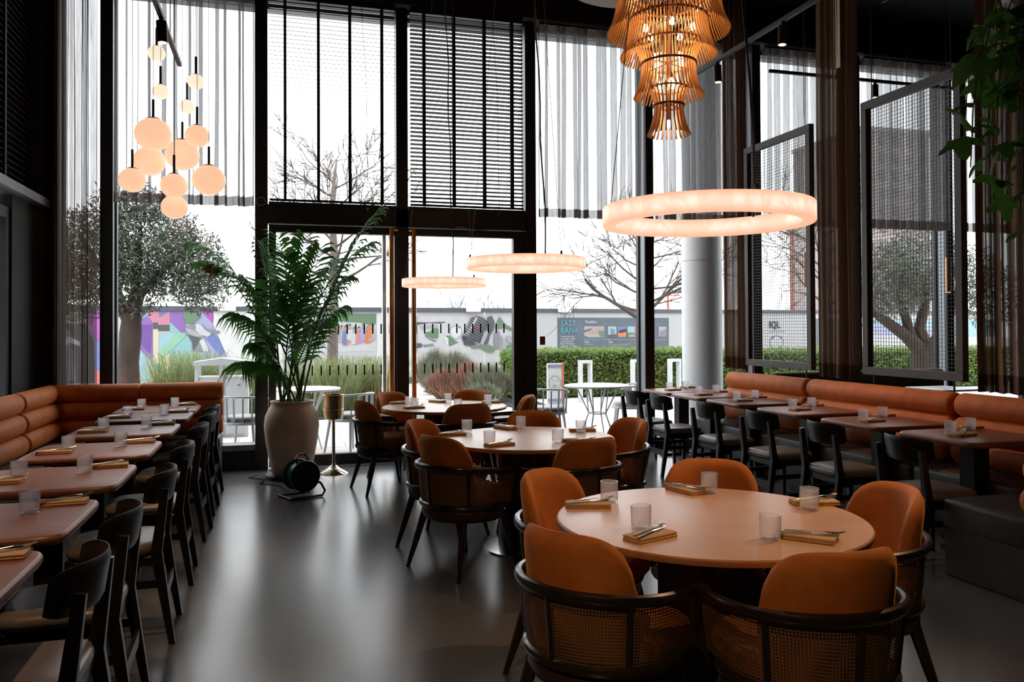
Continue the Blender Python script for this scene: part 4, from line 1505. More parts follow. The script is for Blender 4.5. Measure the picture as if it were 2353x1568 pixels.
Q = zf(130, 680, 5.006)
prints('mural_print', [
    ('ink_aqua', Q((870, 120), (1690, 120), (1780, 300), (1880, 560), (1960, 700), (1960, 1000), (870, 1000))),
    ('ink_lilac', Q((1480, 150), (1690, 160), (1800, 330), (1960, 700), (1700, 700), (1560, 520))),
    ('ink_magenta', Q((1670, 150), (1805, 150), (1808, 250), (1795, 320), (1700, 220))),
    ('ink_blue', Q((1780, 420), (1860, 480), (1960, 640), (1880, 700), (1720, 500))),
    ('ink_violet', Q((870, 330), (1040, 230), (1110, 300), (1110, 780), (870, 510))),
    ('ink_purple', Q((960, 330), (1100, 330), (1085, 690), (960, 540))),
    ('ink_violet', Q((1300, 150), (1480, 150), (1500, 460), (1430, 420), (1305, 300))),
    ('ink_blue', Q((1175, 140), (1300, 145), (1300, 180), (1180, 255))),
    ('ink_coral', Q((1040, 140), (1175, 140), (1175, 180), (1060, 190))),
    ('ink_pink', Q((1040, 180), (1178, 170), (1178, 255), (1300, 175), (1300, 335), (1165, 335), (1165, 310), (1100, 310))),
    ('ink_dark', Q((1110, 308), (1168, 308), (1168, 335), (1300, 335), (1300, 408), (1168, 408), (1168, 382), (1110, 382))),
    ('ink_cream', Q((1110, 384), (1168, 384), (1168, 410), (1300, 410), (1300, 424), (1175, 424), (1175, 780), (1110, 780))),
    ('ink_sky', Q((1178, 425), (1400, 425), (1210, 600), (1178, 720))),
    ('ink_mint', Q((1370, 425), (1500, 425), (1470, 480), (1185, 750), (1185, 620))),
    ('ink_sky', Q((870, 520), (1110, 785), (1110, 960), (1000, 960), (870, 840))),
    ('ink_cream', Q((1305, 650), (1305, 1000), (1180, 960), (1180, 760))),
    ('ink_sand', Q((870, 840), (990, 960), (930, 1000), (870, 920))),
    ('ink_teal', Q((1110, 780), (1180, 780), (1210, 820), (1190, 910), (1120, 820))),
    ('ink_sand', Q((1110, 820), (1190, 910), (1210, 960), (1110, 965))),
    ('ink_blue', Q((870, 915), (930, 985), (870, 990))),
    ('ink_white', Q((1800, 160), (2600, 170), (2600, 1000), (1960, 1000), (1960, 700), (1800, 330), (1808, 250))),
    # figure in white with dark hair
    ('ink_leaf', Q((1450, 180), (1520, 150), (1600, 160), (1660, 180), (1660, 250), (1560, 330), (1470, 310))),
    ('ink_grey', Q((1470, 370), (1590, 320), (1680, 330), (1720, 380), (1880, 405), (1880, 440), (1720, 430), (1700, 470), (1720, 560), (1760, 640), (1560, 640), (1560, 500), (1490, 440))),
    ('ink_pale', Q((1600, 320), (1660, 330), (1700, 390), (1780, 440), (1740, 470), (1660, 450), (1600, 400))),
    ('ink_light', Q((1480, 370), (1560, 390), (1680, 460), (1600, 470), (1510, 430))),
    ('ink_dark', Q((1510, 450), (1600, 470), (1660, 490), (1600, 600), (1570, 640), (1560, 540))),
    ('ink_pale', Q((1640, 520), (1690, 490), (1740, 600), (1750, 640), (1690, 640))),
    # left panels behind the sheer
    ('ink_dark', Q((-60, 320), (330, 320), (420, 500), (440, 1000), (-60, 1000))),
    ('ink_grey', Q((40, 250), (150, 400), (230, 980), (60, 980))),
    ('ink_pale', Q((60, 520), (150, 470), (270, 530), (270, 580), (150, 540), (80, 600))),
    ('ink_magenta', Q((330, 170), (520, 170), (540, 560), (430, 470), (380, 380))),
    ('ink_blue', Q((430, 480), (545, 570), (550, 980), (440, 860))),
    ('ink_coral', Q((440, 850), (540, 880), (548, 1010), (440, 1010))),
    ('ink_yellow', Q((520, 230), (600, 260), (600, 600), (535, 560))),
])
hx0, hz0 = fl(352, 770)
Q = zf(900, 680, 6.533)
stripes = []
for k in range(10):
    a, b = 1150 + k * -9, 330 + k * 36
    stripes.append(('ink_black', Q((1290 - k * 17, 325 + k * 32), (1305 - k * 17, 312 + k * 32), (1450 - k * 12, 395 + k * 34), (1440 - k * 12, 412 + k * 34))))
    stripes.append(('ink_black', Q((1190 - k * 14, 335 + k * 34), (1200 - k * 14, 325 + k * 34), (1250 - k * 15, 350 + k * 34), (1240 - k * 15, 364 + k * 34))))
for k in range(6):
    stripes.append(('ink_black', Q((1055 + k * 33, 600 + k * 14), (1072 + k * 33, 600 + k * 14), (1100 + k * 30, 740 + k * 4), (1085 + k * 30, 740 + k * 4))))
prints('jazz_print', [
    ('ink_pale', Q((365, 305), (1830, 305), (1830, 860), (365, 860))),
    ('ink_dark', Q((365, 395), (560, 400), (800, 388), (800, 405), (720, 418), (560, 412), (380, 440))),
    ('ink_light', Q((410, 450), (560, 430), (690, 430), (700, 480), (560, 500), (440, 520))),
    ('ink_leaf', Q((600, 490), (690, 480), (705, 520), (700, 640), (620, 650), (520, 620), (490, 550), (590, 530))),
    ('ink_grey', Q((490, 550), (560, 640), (690, 670), (640, 700), (560, 660), (500, 620))),
    ('ink_dark', Q((365, 715), (440, 712), (470, 745), (440, 780), (365, 790))),
    ('ink_grey', Q((470, 735), (620, 715), (640, 760), (480, 775))),
    ('ink_leaf', Q((790, 600), (870, 600), (960, 680), (1010, 700), (880, 760), (840, 740))),
    ('ink_white', Q((780, 590), (850, 640), (850, 760), (800, 700))),
    ('ink_light', Q((870, 520), (900, 460), (970, 440), (1040, 470), (1060, 540), (1030, 620), (960, 665), (890, 620))),
    ('ink_white', Q((885, 525), (912, 470), (970, 455), (1025, 480), (1043, 540), (1018, 608), (960, 645), (902, 610))),
    ('ink_dark', Q((1000, 455), (1030, 465), (1025, 490), (1005, 480))),
    ('ink_grey', Q((1180, 330), (1260, 300), (1380, 315), (1440, 380), (1450, 470), (1330, 690), (1230, 760), (1110, 760), (1040, 640), (1060, 580))),
    ('ink_pale', Q((1255, 330), (1290, 340), (1130, 600), (1090, 590))),
] + stripes + [
    ('ink_red', Q((1240, 475), (1290, 480), (1290, 505), (1245, 498))),
    ('ink_dark', Q((1430, 320), (1500, 300), (1540, 400), (1520, 520), (1470, 600), (1440, 720), (1380, 730), (1430, 560))),
    ('ink_light', Q((1380, 540), (1450, 520), (1420, 620), (1360, 740), (1320, 720))),
    ('ink_leaf', Q((1610, 310), (1650, 360), (1700, 430), (1830, 500), (1830, 535), (1680, 480), (1560, 500), (1545, 480))),
    ('ink_grey', Q((1540, 540), (1610, 530), (1625, 640), (1620, 800), (1540, 800), (1525, 660))),
    ('ink_light', Q((1640, 590), (1690, 650), (1700, 850), (1660, 840), (1650, 680))),
    ('ink_leaf', Q((1180, 740), (1460, 735), (1540, 790), (1530, 850), (1420, 845), (1340, 790), (1200, 790))),
    ('ink_light', Q((1720, 600), (1830, 620), (1830, 720), (1720, 690))),
    ('ink_leaf', Q((1720, 740), (1830, 730), (1830, 850), (1720, 840))),
])
Q = zf(640, 660, 6.535)
blobs = [('ink_leaf', Q((560, 395), (1465, 400), (1465, 560), (1200, 580), (560, 520))), ('ink_pale', Q((560, 500), (1250, 540), (1465, 600), (1465, 960), (480, 985)))]
rnd = random.Random(3)
for k in range(13):
    cx = 590 + k * 68 + rnd.uniform(-12, 12)
    cy = 620 + rnd.uniform(-25, 40)
    top = ['ink_pale', 'ink_seafoam', 'ink_pink', 'ink_lilac', 'ink_orange', 'ink_light', 'ink_blue'][k % 7]
    blobs += [(top, Q((cx - 46, cy + 40), (cx + 40, cy + 30), (cx + 50, cy + 200), (cx - 50, cy + 215))), ('ink_skin', Q((cx - 22, cy - 35), (cx + 18, cy - 38), (cx + 24, cy + 10), (cx + 4, cy + 32), (cx - 20, cy + 14))), ('ink_dark', Q((cx - 26, cy - 30), (cx, cy - 58), (cx + 24, cy - 36), (cx + 8, cy - 26)))]
blobs += [('ink_orange', Q((1340, 590), (1395, 585), (1390, 770), (1325, 770))), ('ink_blue', Q((960, 790), (1010, 780), (1020, 870), (965, 870))), ('ink_orange', Q((1015, 790), (1050, 790), (1050, 870), (1022, 872)))]
prints('crowd_print', blobs)
prints('plain_print', [('ink_white', [(866, 719), (960, 720), (960, 900), (866, 900)])])
Q = zf(1275, 725, 8.715)
prints('timeline_board', [
    ('sign_slate', Q((48, 45), (2280, 50), (2280, 800), (48, 800))),
    ('ink_grey', Q((585, 176), (2220, 178), (2220, 182), (585, 180))), ('ink_light', Q((600, 482), (2220, 484), (2220, 490), (600, 488))),
    ('ink_mint', Q((583, 478), (612, 478), (612, 494), (583, 494))), ('ink_sky', Q((1062, 478), (1092, 478), (1092, 496), (1062, 496))),
    ('ink_light', Q((585, 220), (985, 220), (990, 438), (680, 438), (585, 410))), ('ink_skin', Q((620, 330), (850, 260), (985, 250), (985, 330), (720, 400))), ('ink_leaf', Q((860, 320), (985, 300), (988, 430), (900, 430))), ('ink_dark', Q((585, 300), (760, 250), (700, 300), (590, 340))),
    ('ink_sky', Q((1062, 222), (1230, 222), (1230, 438), (1062, 438))), ('ink_grey', Q((1108, 270), (1150, 255), (1200, 300), (1205, 400), (1110, 400))), ('ink_dark', Q((1062, 390), (1230, 380), (1230, 438), (1062, 438))),
    ('ink_blue', Q((1255, 222), (1425, 222), (1425, 438), (1255, 438))), ('ink_orange', Q((1255, 360), (1425, 330), (1425, 425), (1255, 430))), ('ink_black', Q((1280, 300), (1425, 270), (1425, 330), (1280, 360))),
    ('ink_sky', Q((1447, 222), (1612, 222), (1612, 438), (1447, 438))), ('ink_leaf', Q((1447, 340), (1612, 350), (1612, 438), (1447, 438))), ('ink_skin', Q((1480, 400), (1560, 370), (1612, 430), (1480, 438))), ('ink_coral', Q((1585, 225), (1610, 225), (1608, 370), (1592, 370))),
    ('ink_light', Q((2070, 225), (2228, 225), (2228, 425), (2065, 425))), ('ink_grey', Q((2080, 330), (2228, 270), (2228, 420), (2090, 420))),
])


def letters(body, px, py, hpx, m, name='lettering', bold=0.):
    cu = bpy.data.curves.new('lettering', 'FONT')
    cu.body = body
    cu.size = 1
    cu.offset = bold
    cu.resolution_u = 2
    o = bpy.data.objects.new('lettering', cu)
    SC.collection.objects.link(o)
    dg = bpy.context.evaluated_depsgraph_get()
    me = bpy.data.meshes.new_from_object(o.evaluated_get(dg))
    bpy.data.objects.remove(o)
    x0, z0 = fl(px, py)
    x1, z1 = fl(px, py - hpx)
    s = (z1 - z0) / .70
    for v in me.vertices:
        v.co = (x0 + v.co.x * s, -.028, z0 + v.co.y * s)
    me.materials.clear()
    me.materials.append(MATS[m])
    return put('lettering', me, hoard)


def gradient_ink(name, c0, c1):
    m = mat(name, c0, .6)
    nt = m.node_tree
    tc = nt.nodes.new('ShaderNodeTexCoord')
    sp = nt.nodes.new('ShaderNodeSeparateXYZ')
    nt.links.new(tc.outputs['Generated'], sp.inputs[0])
    cr = nt.nodes.new('ShaderNodeValToRGB')
    cr.color_ramp.elements[0].color = (*c0, 1)
    cr.color_ramp.elements[1].color = (*c1, 1)
    nt.links.new(sp.outputs[0], cr.inputs[0])
    nt.links.new(cr.outputs[0], nt.nodes['Principled BSDF'].inputs['Base Color'])


gradient_ink('ink_green_blue', (.06, .25, .07), (.07, .24, .34))


def ql(zx, zy):
    return 1275 + zx / 8.715, 725 + zy / 8.715


letters('EAST', *ql(100, 213), 12.8, 'ink_green_blue', bold=.01)
letters('BANK', *ql(100, 356), 12.8, 'ink_green_blue', bold=.01)
letters('Timeline', *ql(588, 155), 6.3, 'ink_white', bold=.005)
for k, s in enumerate(('Construction has', 'now begun. When', 'completed, East', 'Bank will bring an', 'additional 1.5 million', 'visitors to the area', 'every year.')):
    letters(s, *ql(104, 437 + k * 49), 3.7, 'ink_white', bold=.005)
letters('2018', *ql(585, 553), 4.0, 'ink_white', bold=.012)
letters('Construction starts', *ql(585, 590), 2.2, 'ink_pale')
letters('2022', *ql(1065, 553), 4.0, 'ink_white', bold=.012)
for k, s in enumerate(("UCL's first new campus at Stratford and", "Sadler's Wells opens its doors. The", 'first jobs and training arrive')):
    letters(s, *ql(1065, 592 + k * 39), 2.3, 'ink_pale')
letters('IQL', 1766, 754, 15.5, 'ink_black', bold=.025)
prints('drum_print', [('ink_grey', [(1784 + 16.5 * math.cos(2 * PI * k / 24), 787 + 16 * math.sin(2 * PI * k / 24)) for k in range(24)]), ('hoarding_white', [(1784 + 14 * math.cos(2 * PI * k / 24), 787 + 13.5 * math.sin(2 * PI * k / 24)) for k in range(24)]),
                      ('ink_dark', [(1772, 776), (1777, 772), (1779, 776), (1774, 780)]), ('ink_dark', [(1790, 774), (1796, 774), (1798, 780), (1793, 778)]), ('ink_grey', [(1768, 762), (1803, 761), (1803, 762.5), (1768, 764)])])
prints('green_board', [('sign_slate', [(1859, 732), (1960, 733), (1960, 815), (1859, 815)]), ('ink_mint', [(1863, 738), (1868, 738), (1868, 770), (1863, 770)])])
prints('blue_board', [('ink_sky', [(1985, 735), (2300, 735), (2300, 775), (1985, 770)]), ('ink_lilac', [(1985, 745), (2200, 760), (2200, 772), (1985, 768)])])


# ------------------------------------------------------------------ planting
def leaf_cloud(rnd, blobs, n, L, W, name, m, parent, up=0.):
    mb = MB()
    tot = sum(b[1][0] * b[1][1] * b[1][2] for b in blobs) ** 1
    for (c, r) in blobs:
        k = int(n * (r[0] * r[1] * r[2]) / tot)
        for _ in range(k):
            while True:
                p = Vector((rnd.uniform(-1, 1), rnd.uniform(-1, 1), rnd.uniform(-1, 1)))
                if .25 < p.length < 1:
                    break
            q = Vector(c) + Vector((p.x * r[0], p.y * r[1], p.z * r[2]))
            d = Vector((rnd.gauss(0, 1), rnd.gauss(0, 1), rnd.gauss(up, 1))).normalized()
            s = d.cross(Vector((rnd.gauss(0, 1), rnd.gauss(0, 1), rnd.gauss(0, 1)))).normalized() * W
            l = L * rnd.uniform(.6, 1.25)
            n0 = len(mb.v)
            mb.v += [tuple(q), tuple(q + d * l * .5 + s), tuple(q + d * l), tuple(q + d * l * .5 - s)]
            mb.f.append((n0, n0 + 1, n0 + 2, n0 + 3))
    o = mb.build(name, m, parent, False, False)
    tag(o, kind='stuff')
    return o


def limb(mb, rnd, p, d, r, L, depth, spread=.55, seg=4, up=.1, n=5, minr=.004):
    pts, rad = [p.copy()], [r]
    q = p.copy()
    dd = d.copy()
    for k in range(seg):
        dd = (dd + Vector((rnd.gauss(0, .13), rnd.gauss(0, .13), rnd.gauss(up * .4, .10)))).normalized()
        q = q + dd * (L / seg)
        pts.append(q.copy())
        rad.append(max(minr * .6, r * (1 - .45 * (k + 1) / seg)))
    mb.tube(pts, rad, n if r > .02 else 4, cap=False)
    if depth <= 0:
        return
    kk = 3 if depth > 1 else 4
    for j in range(kk):
        i = rnd.randint(1, seg)
        ax = Vector((rnd.gauss(0, 1), rnd.gauss(0, 1), rnd.gauss(0, .7))).normalized()
        nd = (pts[i] - pts[i - 1]).normalized()
        nd = (nd + ax * spread * rnd.uniform(.7, 1.5) + Vector((0, 0, up))).normalized()
        limb(mb, rnd, pts[i], nd, max(minr, rad[i] * .62), L * rnd.uniform(.55, .8), depth - 1, spread, 3, up, n, minr)


rnd = random.Random(11)
# olive tree outside the left windows
b = plane_at(285, 884, (0, 13.4, 0), (0, 1, 0))
t = thing('olive_tree', 'bushy grey-green olive tree outside the left windows', 'tree', (b.x + .06, 13.4, 0))
m = MB()
m.tube([(0, 0, -.02), (.02, 0, .5), (0, 0, 1.0), (.03, 0, 1.45), (.05, 0, 1.75)], [.19, .16, .15, .16, .13], 12)
m.tube([(.05, 0, 1.7), (.16, 0, 2.05), (.45, .1, 2.4), (.85, .1, 2.8)], [.10, .08, .05, .025], 8)
m.tube([(.02, 0, 1.6), (-.2, .1, 2.1), (-.5, 0, 2.6), (-.7, 0, 3.0)], [.10, .08, .05, .03], 8)
m.tube([(.03, 0, 1.7), (.1, .2, 2.4), (.15, .1, 3.1)], [.09, .06, .03], 8)
m.build('trunk', 'olive_bark', t)
leaf_cloud(rnd, [((-.55, 0, 2.65), (.75, .7, .70)), ((.25, .1, 2.9), (.80, .7, .75)), ((.80, 0, 2.5), (.68, .6, .60)), ((1.05, .1, 2.15), (.45, .5, .40)), ((-.75, 0, 2.1), (.50, .5, .55)), ((.05, .1, 2.1), (.50, .5, .42)), ((.0, 0, 3.45), (.55, .5, .32))], 21000, .11, .011, 'foliage', 'olive_leaf', t)
# olive tree on the right
b = plane_at(2125, 850, (0, 13.0, 0), (0, 1, 0))
t = thing('olive_tree', 'gnarled old olive tree outside the right windows', 'tree', (b.x, 13.0, 0))
m = MB()
m.tube([(0, 0, -.02), (0, 0, .5), (.02, 0, .95), (.1, 0, 1.15)], [.28, .26, .27, .24], 12)
m.tube([(-.05, 0, 1.0), (-.45, 0, 1.32), (-.95, 0, 1.62), (-1.2, 0, 1.75)], [.17, .12, .09, .05], 10)
m.tube([(-.3, 0, 1.2), (-.42, 0, 1.6), (-.5, .1, 2.1), (-.4, .1, 2.6)], [.10, .09, .06, .03], 8)
m.tube([(.02, 0, 1.1), (-.12, 0, 1.45), (.0, 0, 1.85), (.15, .1, 2.5)], [.14, .11, .09, .04], 8)
m.tube([(.12, 0, 1.05), (.5, 0, 1.35), (.62, 0, 1.8), (.9, 0, 2.4)], [.18, .13, .09, .04], 8)
m.build('trunk', 'olive_bark', t)
leaf_cloud(rnd, [((-.9, 0, 2.35), (.85, .7, .75)), ((.1, .1, 2.75), (.9, .7, .80)), ((.95, 0, 2.45), (.8, .7, .75)), ((-.2, .1, 2.2), (.6, .6, .45)), ((1.7, 0, 2.1), (.6, .6, .7)), ((-1.4, 0, 2.0), (.45, .5, .5))], 17000, .10, .010, 'foliage', 'olive_leaf', t)
# bare trees
b = plane_at(763, 905, (0, 16.5, 0), (0, 1, 0))
t = thing('bare_tree', 'slender leafless tree rising behind the palm and left blind', 'tree', (b.x, 16.5, 0))
m = MB()
m.tube([(0, 0, -.02), (.02, 0, 1.5), (.05, 0, 3.0), (.0, 0, 3.9), (.05, 0, 4.5), (.1, 0, 4.9)], [.12, .105, .085, .06, .04, .015], 10)
m.build('trunk', 'birch_trunk', t)
m = MB()
for k in range(15):
    z = 2.35 + k * .15
    a = k * 2.4
    limb(m, rnd, Vector((.02, 0, z)), Vector((math.cos(a), .6 * math.sin(a), .45)).normalized(), .035 - .0012 * k, 1.15 - .02 * k, 3, .6, 4, .06, 5, .009)
m.build('branches', 'bare_bark', t, True, False)
b = plane_at(1480, 840, (0, 18.6, 0), (0, 1, 0))
t = thing('bare_tree', 'leafless spreading tree in front of the timeline board', 'tree', (b.x, 18.6, 0))
m = MB()
m.tube([(0, 0, -.02), (0, 0, 1.0), (-.02, 0, 1.75), (.02, 0, 2.8), (.05, 0, 3.8)], [.11, .10, .09, .06, .02], 10)
m.build('trunk', 'birch_trunk', t)
m = MB()
limb(m, rnd, Vector((-.02, 0, 1.65)), Vector((-.75, 0, .62)).normalized(), .06, 1.9, 3, .7, 6, .02, 6, .009)
limb(m, rnd, Vector((0, 0, 1.8)), Vector((.8, .1, .5)).normalized(), .05, 1.7, 3, .7, 6, .02, 6, .009)
for k in range(14):
    z = 1.75 + k * .14
    a = k * 2.4 + .4
    limb(m, rnd, Vector((0, 0, z)), Vector((math.cos(a), .5 * math.sin(a), .3)).normalized(), .04 - .0015 * k, 1.45 - .03 * k, 3, .65, 4, .03, 5, .009)
m.build('branches', 'bare_bark', t, True, False)
b = plane_at(1868, 830, (0, 19.5, 0), (0, 1, 0))
t = thing('bare_tree', 'leafless tree seen through the smaller mesh screen', 'tree', (b.x + .3, 19.5, 0))
m = MB().tube([(0, 0, -.02), (0, 0, 1.5), (.05, 0, 3.2), (.05, 0, 4.6)], [.11, .10, .06, .02], 8)
m.build('trunk', 'birch_trunk', t)
m = MB()
for k in range(13):
    a = k * 2.4
    limb(m, rnd, Vector((.02, 0, 2.0 + k * .2)), Vector((math.cos(a), .5 * math.sin(a), .4)).normalized(), .035, 1.3, 3, .65, 4, .03, 5, .009)
m.build('branches', 'bare_bark', t, True, False)


def hedge(label, x0, x1, y0, y1, h, n):
    t = thing('hedge', label, 'hedge', ((x0 + x1) / 2, (y0 + y1) / 2, -.035), group='clipped hedges')
    w, d = (x1 - x0) / 2, (y1 - y0) / 2
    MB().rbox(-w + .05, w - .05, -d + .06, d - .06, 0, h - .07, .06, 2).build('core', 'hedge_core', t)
    mb = MB()
    for _ in range(n):
        f = rnd.random()
        if f < .55:
            q = Vector((rnd.uniform(-w, w), -d + rnd.gauss(.02, .035), rnd.uniform(.05, h)))
        elif f < .85:
            q = Vector((rnd.uniform(-w, w), rnd.uniform(-d, d), h + rnd.gauss(-.04, .035)))
        else:
            q = Vector((rnd.choice((-w, w)) + rnd.gauss(0, .03), rnd.uniform(-d, d), rnd.uniform(.05, h)))
        dd = Vector((rnd.gauss(0, 1), rnd.gauss(-.4, 1), rnd.gauss(.6, 1))).normalized()
        s = dd.orthogonal().normalized() * .026
        l = rnd.uniform(.05, .09)
        n0 = len(mb.v)
        mb.v += [tuple(q), tuple(q + dd * l * .5 + s), tuple(q + dd * l), tuple(q + dd * l * .5 - s)]
        mb.f.append((n0, n0 + 1, n0 + 2, n0 + 3))
    tag(mb.build('foliage', 'hedge_leaf', t, False, False), kind='stuff')


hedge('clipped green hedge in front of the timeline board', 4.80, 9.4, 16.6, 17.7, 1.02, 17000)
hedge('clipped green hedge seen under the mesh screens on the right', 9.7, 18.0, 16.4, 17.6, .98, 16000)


def grass(label, px, py, Y, h, w, n, m='grass_green', lean=.5):
    c = plane_at(px, py, (0, Y, 0), (0, 1, 0))
    t = thing('grass_clump', label, 'ornamental grass', (c.x, Y, -.035), group='ornamental grass clumps')
    for part, k, mm in (('blades', int(n * .65), m), ('dry_blades', int(n * .35), 'grass_dry')):
        mb = MB()
        for _ in range(k):
            a = rnd.uniform(0, 2 * PI)
            r0 = w * .35 * rnd.random() ** .5
            p = Vector((r0 * math.cos(a), r0 * math.sin(a), 0))
            H = h * rnd.uniform(.6, 1.08)
            out = Vector((math.cos(a + rnd.gauss(0, .5)), math.sin(a + rnd.gauss(0, .5)), 0)) * w * rnd.uniform(.15, .9) * lean
            P = [p, p + out * .25 + Vector((0, 0, H * .55)), p + out * .7 + Vector((0, 0, H * .92)), p + out * 1.2 + Vector((0, 0, H * rnd.uniform(.7, 1.0)))]
            s = Vector((-math.sin(a + 1), math.cos(a + 1), 0)) * .006
            n0 = len(mb.v)
            for i, q in enumerate(P[:-1]):
                mb.v += [tuple(q - s * (1 - i * .25)), tuple(q + s * (1 - i * .25))]
            mb.v.append(tuple(P[-1]))
            mb.f += [(n0, n0 + 1, n0 + 3, n0 + 2), (n0 + 2, n0 + 3, n0 + 5, n0 + 4), (n0 + 4, n0 + 5, n0 + 6)]
        tag(mb.build(part, mm, t, False, False), kind='stuff')


GR = [(400, 850, 15.2, 'grass clump left of the white litter bin'), (455, 845, 15.8, 'grass clump rising behind the left half of the white litter bin'), (515, 842, 15.4, 'grass clump behind the right half of the white litter bin'), (570, 850, 15.0, 'grass clump right of the white litter bin'),
      (720, 850, 15.0, 'grass clump just right of the palm stems'), (775, 860, 14.6, 'grass clump at the foot of the slender leafless tree'), (830, 850, 15.2, 'grass clump behind the left door glass markings'), (880, 845, 15.0, 'grass clump beside the left copper door pull')]
for px, py, Y, lb in GR:
    grass('tall green ' + lb, px, py, Y, rnd.uniform(1.0, 1.2), .95, 520)
c = plane_at(1000, 905, (0, 13.0, 0), (0, 1, 0))
t = thing('leafy_plant', 'low bright green strappy plant beyond the right door', 'plant', (c.x, 13.0, -.035))
for k in range(26):
    a = 2.4 * k
    L = rnd.uniform(.25, .42)
    mb = MB()
    d = Vector((math.cos(a), math.sin(a), 0))
    s = Vector((-math.sin(a), math.cos(a), 0)) * .018
    P = [d * .02, d * L * .4 + Vector((0, 0, L * .75)), d * L * .8 + Vector((0, 0, L * .8)), d * L * 1.2 + Vector((0, 0, L * .5))]
    for i, q in enumerate(P[:-1]):
        mb.v += [tuple(q - s), tuple(q + s)]
    mb.v.append(tuple(P[-1]))
    mb.f += [(0, 1, 3, 2), (2, 3, 5, 4), (4, 5, 6)]
    mb.build('leaf', 'lily_leaf', t, True, False, 80)


def twig_shrub(label, px, Y, h, w, m, n):
    c = plane_at(px, 860, (0, Y, 0), (0, 1, 0))
    t = thing('heath_shrub', label, 'shrub', (c.x, Y, -.035), group='feathery shrubs beyond the right door')
    mb = MB()
    for _ in range(n):
        a = rnd.uniform(0, 2 * PI)
        e = rnd.random() ** .5
        top = Vector((w * e * math.cos(a), w * .8 * e * math.sin(a), h * (1 - .35 * e * e) * rnd.uniform(.55, 1.05)))
        bs = Vector((top.x * .35, top.y * .35, top.z * rnd.uniform(.0, .5)))
        s = Vector((-math.sin(a), math.cos(a), rnd.uniform(-.3, .3))) * .013
        mid = bs.lerp(top, .5) + Vector((rnd.gauss(0, .03), rnd.gauss(0, .03), 0))
        n0 = len(mb.v)
        mb.v += [tuple(bs - s * .5), tuple(bs + s * .5), tuple(mid - s), tuple(mid + s), tuple(top)]
        mb.f += [(n0, n0 + 1, n0 + 3, n0 + 2), (n0 + 2, n0 + 3, n0 + 4)]
    tag(mb.build('sprigs', m, t, False, False), kind='stuff')


twig_shrub('sage green feathery shrub left by the path', 1000, 18.6, 1.15, .58, 'shrub_sage', 2200)
twig_shrub('tall sage green feathery shrub in front of the drum print', 1045, 18.2, 1.10, .62, 'shrub_sage', 2300)
twig_shrub('rust brown feathery shrub low beside the path', 1022, 17.2, .72, .55, 'shrub_rust', 1900)
twig_shrub('rust brown feathery shrub in the middle of the bed', 1080, 16.9, .88, .60, 'shrub_rust', 2200)
twig_shrub('sage green feathery shrub next to the hedge', 1125, 16.2, .88, .58, 'shrub_sage', 2200)
twig_shrub('low sage green feathery shrub at the path edge', 1110, 15.0, .55, .45, 'shrub_sage', 1200)
tag(MB().prism([(x, y) for x, y in ((3.6, 17.0), (4.4, 14.6), (5.0, 14.2), (5.2, 17.9), (4.2, 19.6), (3.3, 19.4))], -.036, -.02).build('planting_bed', 'soil', smooth=False), 'dark earth bed under the feathery shrubs', 'planting bed')
tag(MB().prism([(-3.6, 13.9), (2.2, 14.0), (2.1, 16.6), (-3.4, 16.6)], -.036, -.02).build('planting_bed', 'soil', smooth=False), 'dark earth bed under the tall grass clumps', 'planting bed')


# ------------------------------------------------------------------ outdoor furniture
def out_chair(label, loc, rz):
    t = thing('spindle_chair', label, 'chair', loc, rz, 'white spindle chairs on the terrace')
    P = [(.27 * math.cos(a), .25 * math.sin(a) + .0, .70 + .02 * math.sin(-a)) for a in [PI * 1.0 + PI * k / 20 for k in range(21)]]
    P = [(-.275, .14, .66)] + P + [(.275, .14, .66)]
    MB().tube(P, .018, 8, squash=.7).build('top_rail', 'chair_white', t)
    MB().tube([(.255 * math.cos(2 * PI * k / 32), .245 * math.sin(2 * PI * k / 32), .41) for k in range(32)], .018, 8, closed=True).build('seat_frame', 'chair_white', t)
    for k in range(9):
        a = PI * 1.0 + PI * k / 8
        MB().beam((.252 * math.cos(a), .242 * math.sin(a), .41), (.268 * math.cos(a), .25 * math.sin(a), .70), .014, .022, (math.cos(a), math.sin(a), 0)).build('spindle', 'chair_white', t, smooth=False)
    pad(superpoly(.235, .225, 2.4, 36), [(.95, .415), (1, .43), (1, .465), (.96, .482), (.7, .487)]).build('cushion', 'cushion_grey', t, angle=60)
    for sx in (-1, 1):
        for y0, y1 in ((-.17, -.22), (.17, .22)):
            MB().tube([(sx * .19, y0, .41), (sx * .24, y1, 0)], [.019, .013], 8).build('leg', 'chair_white', t)
    return t


oc = out_chair('white spindle chair outside the window right of the doors', (3.30, 9.92, 0), R(-28))
copy_tree(oc, 'white spindle chair beyond the terrace table on the right', (4.62, 10.25, 0), R(70))
copy_tree(oc, 'white spindle chair outside between the banquette end and the urn', (-.42, 10.0, 0), R(-25))
copy_tree(oc, 'white spindle chair outside the left door behind the bucket stand', (.82, 9.95, 0), R(40))


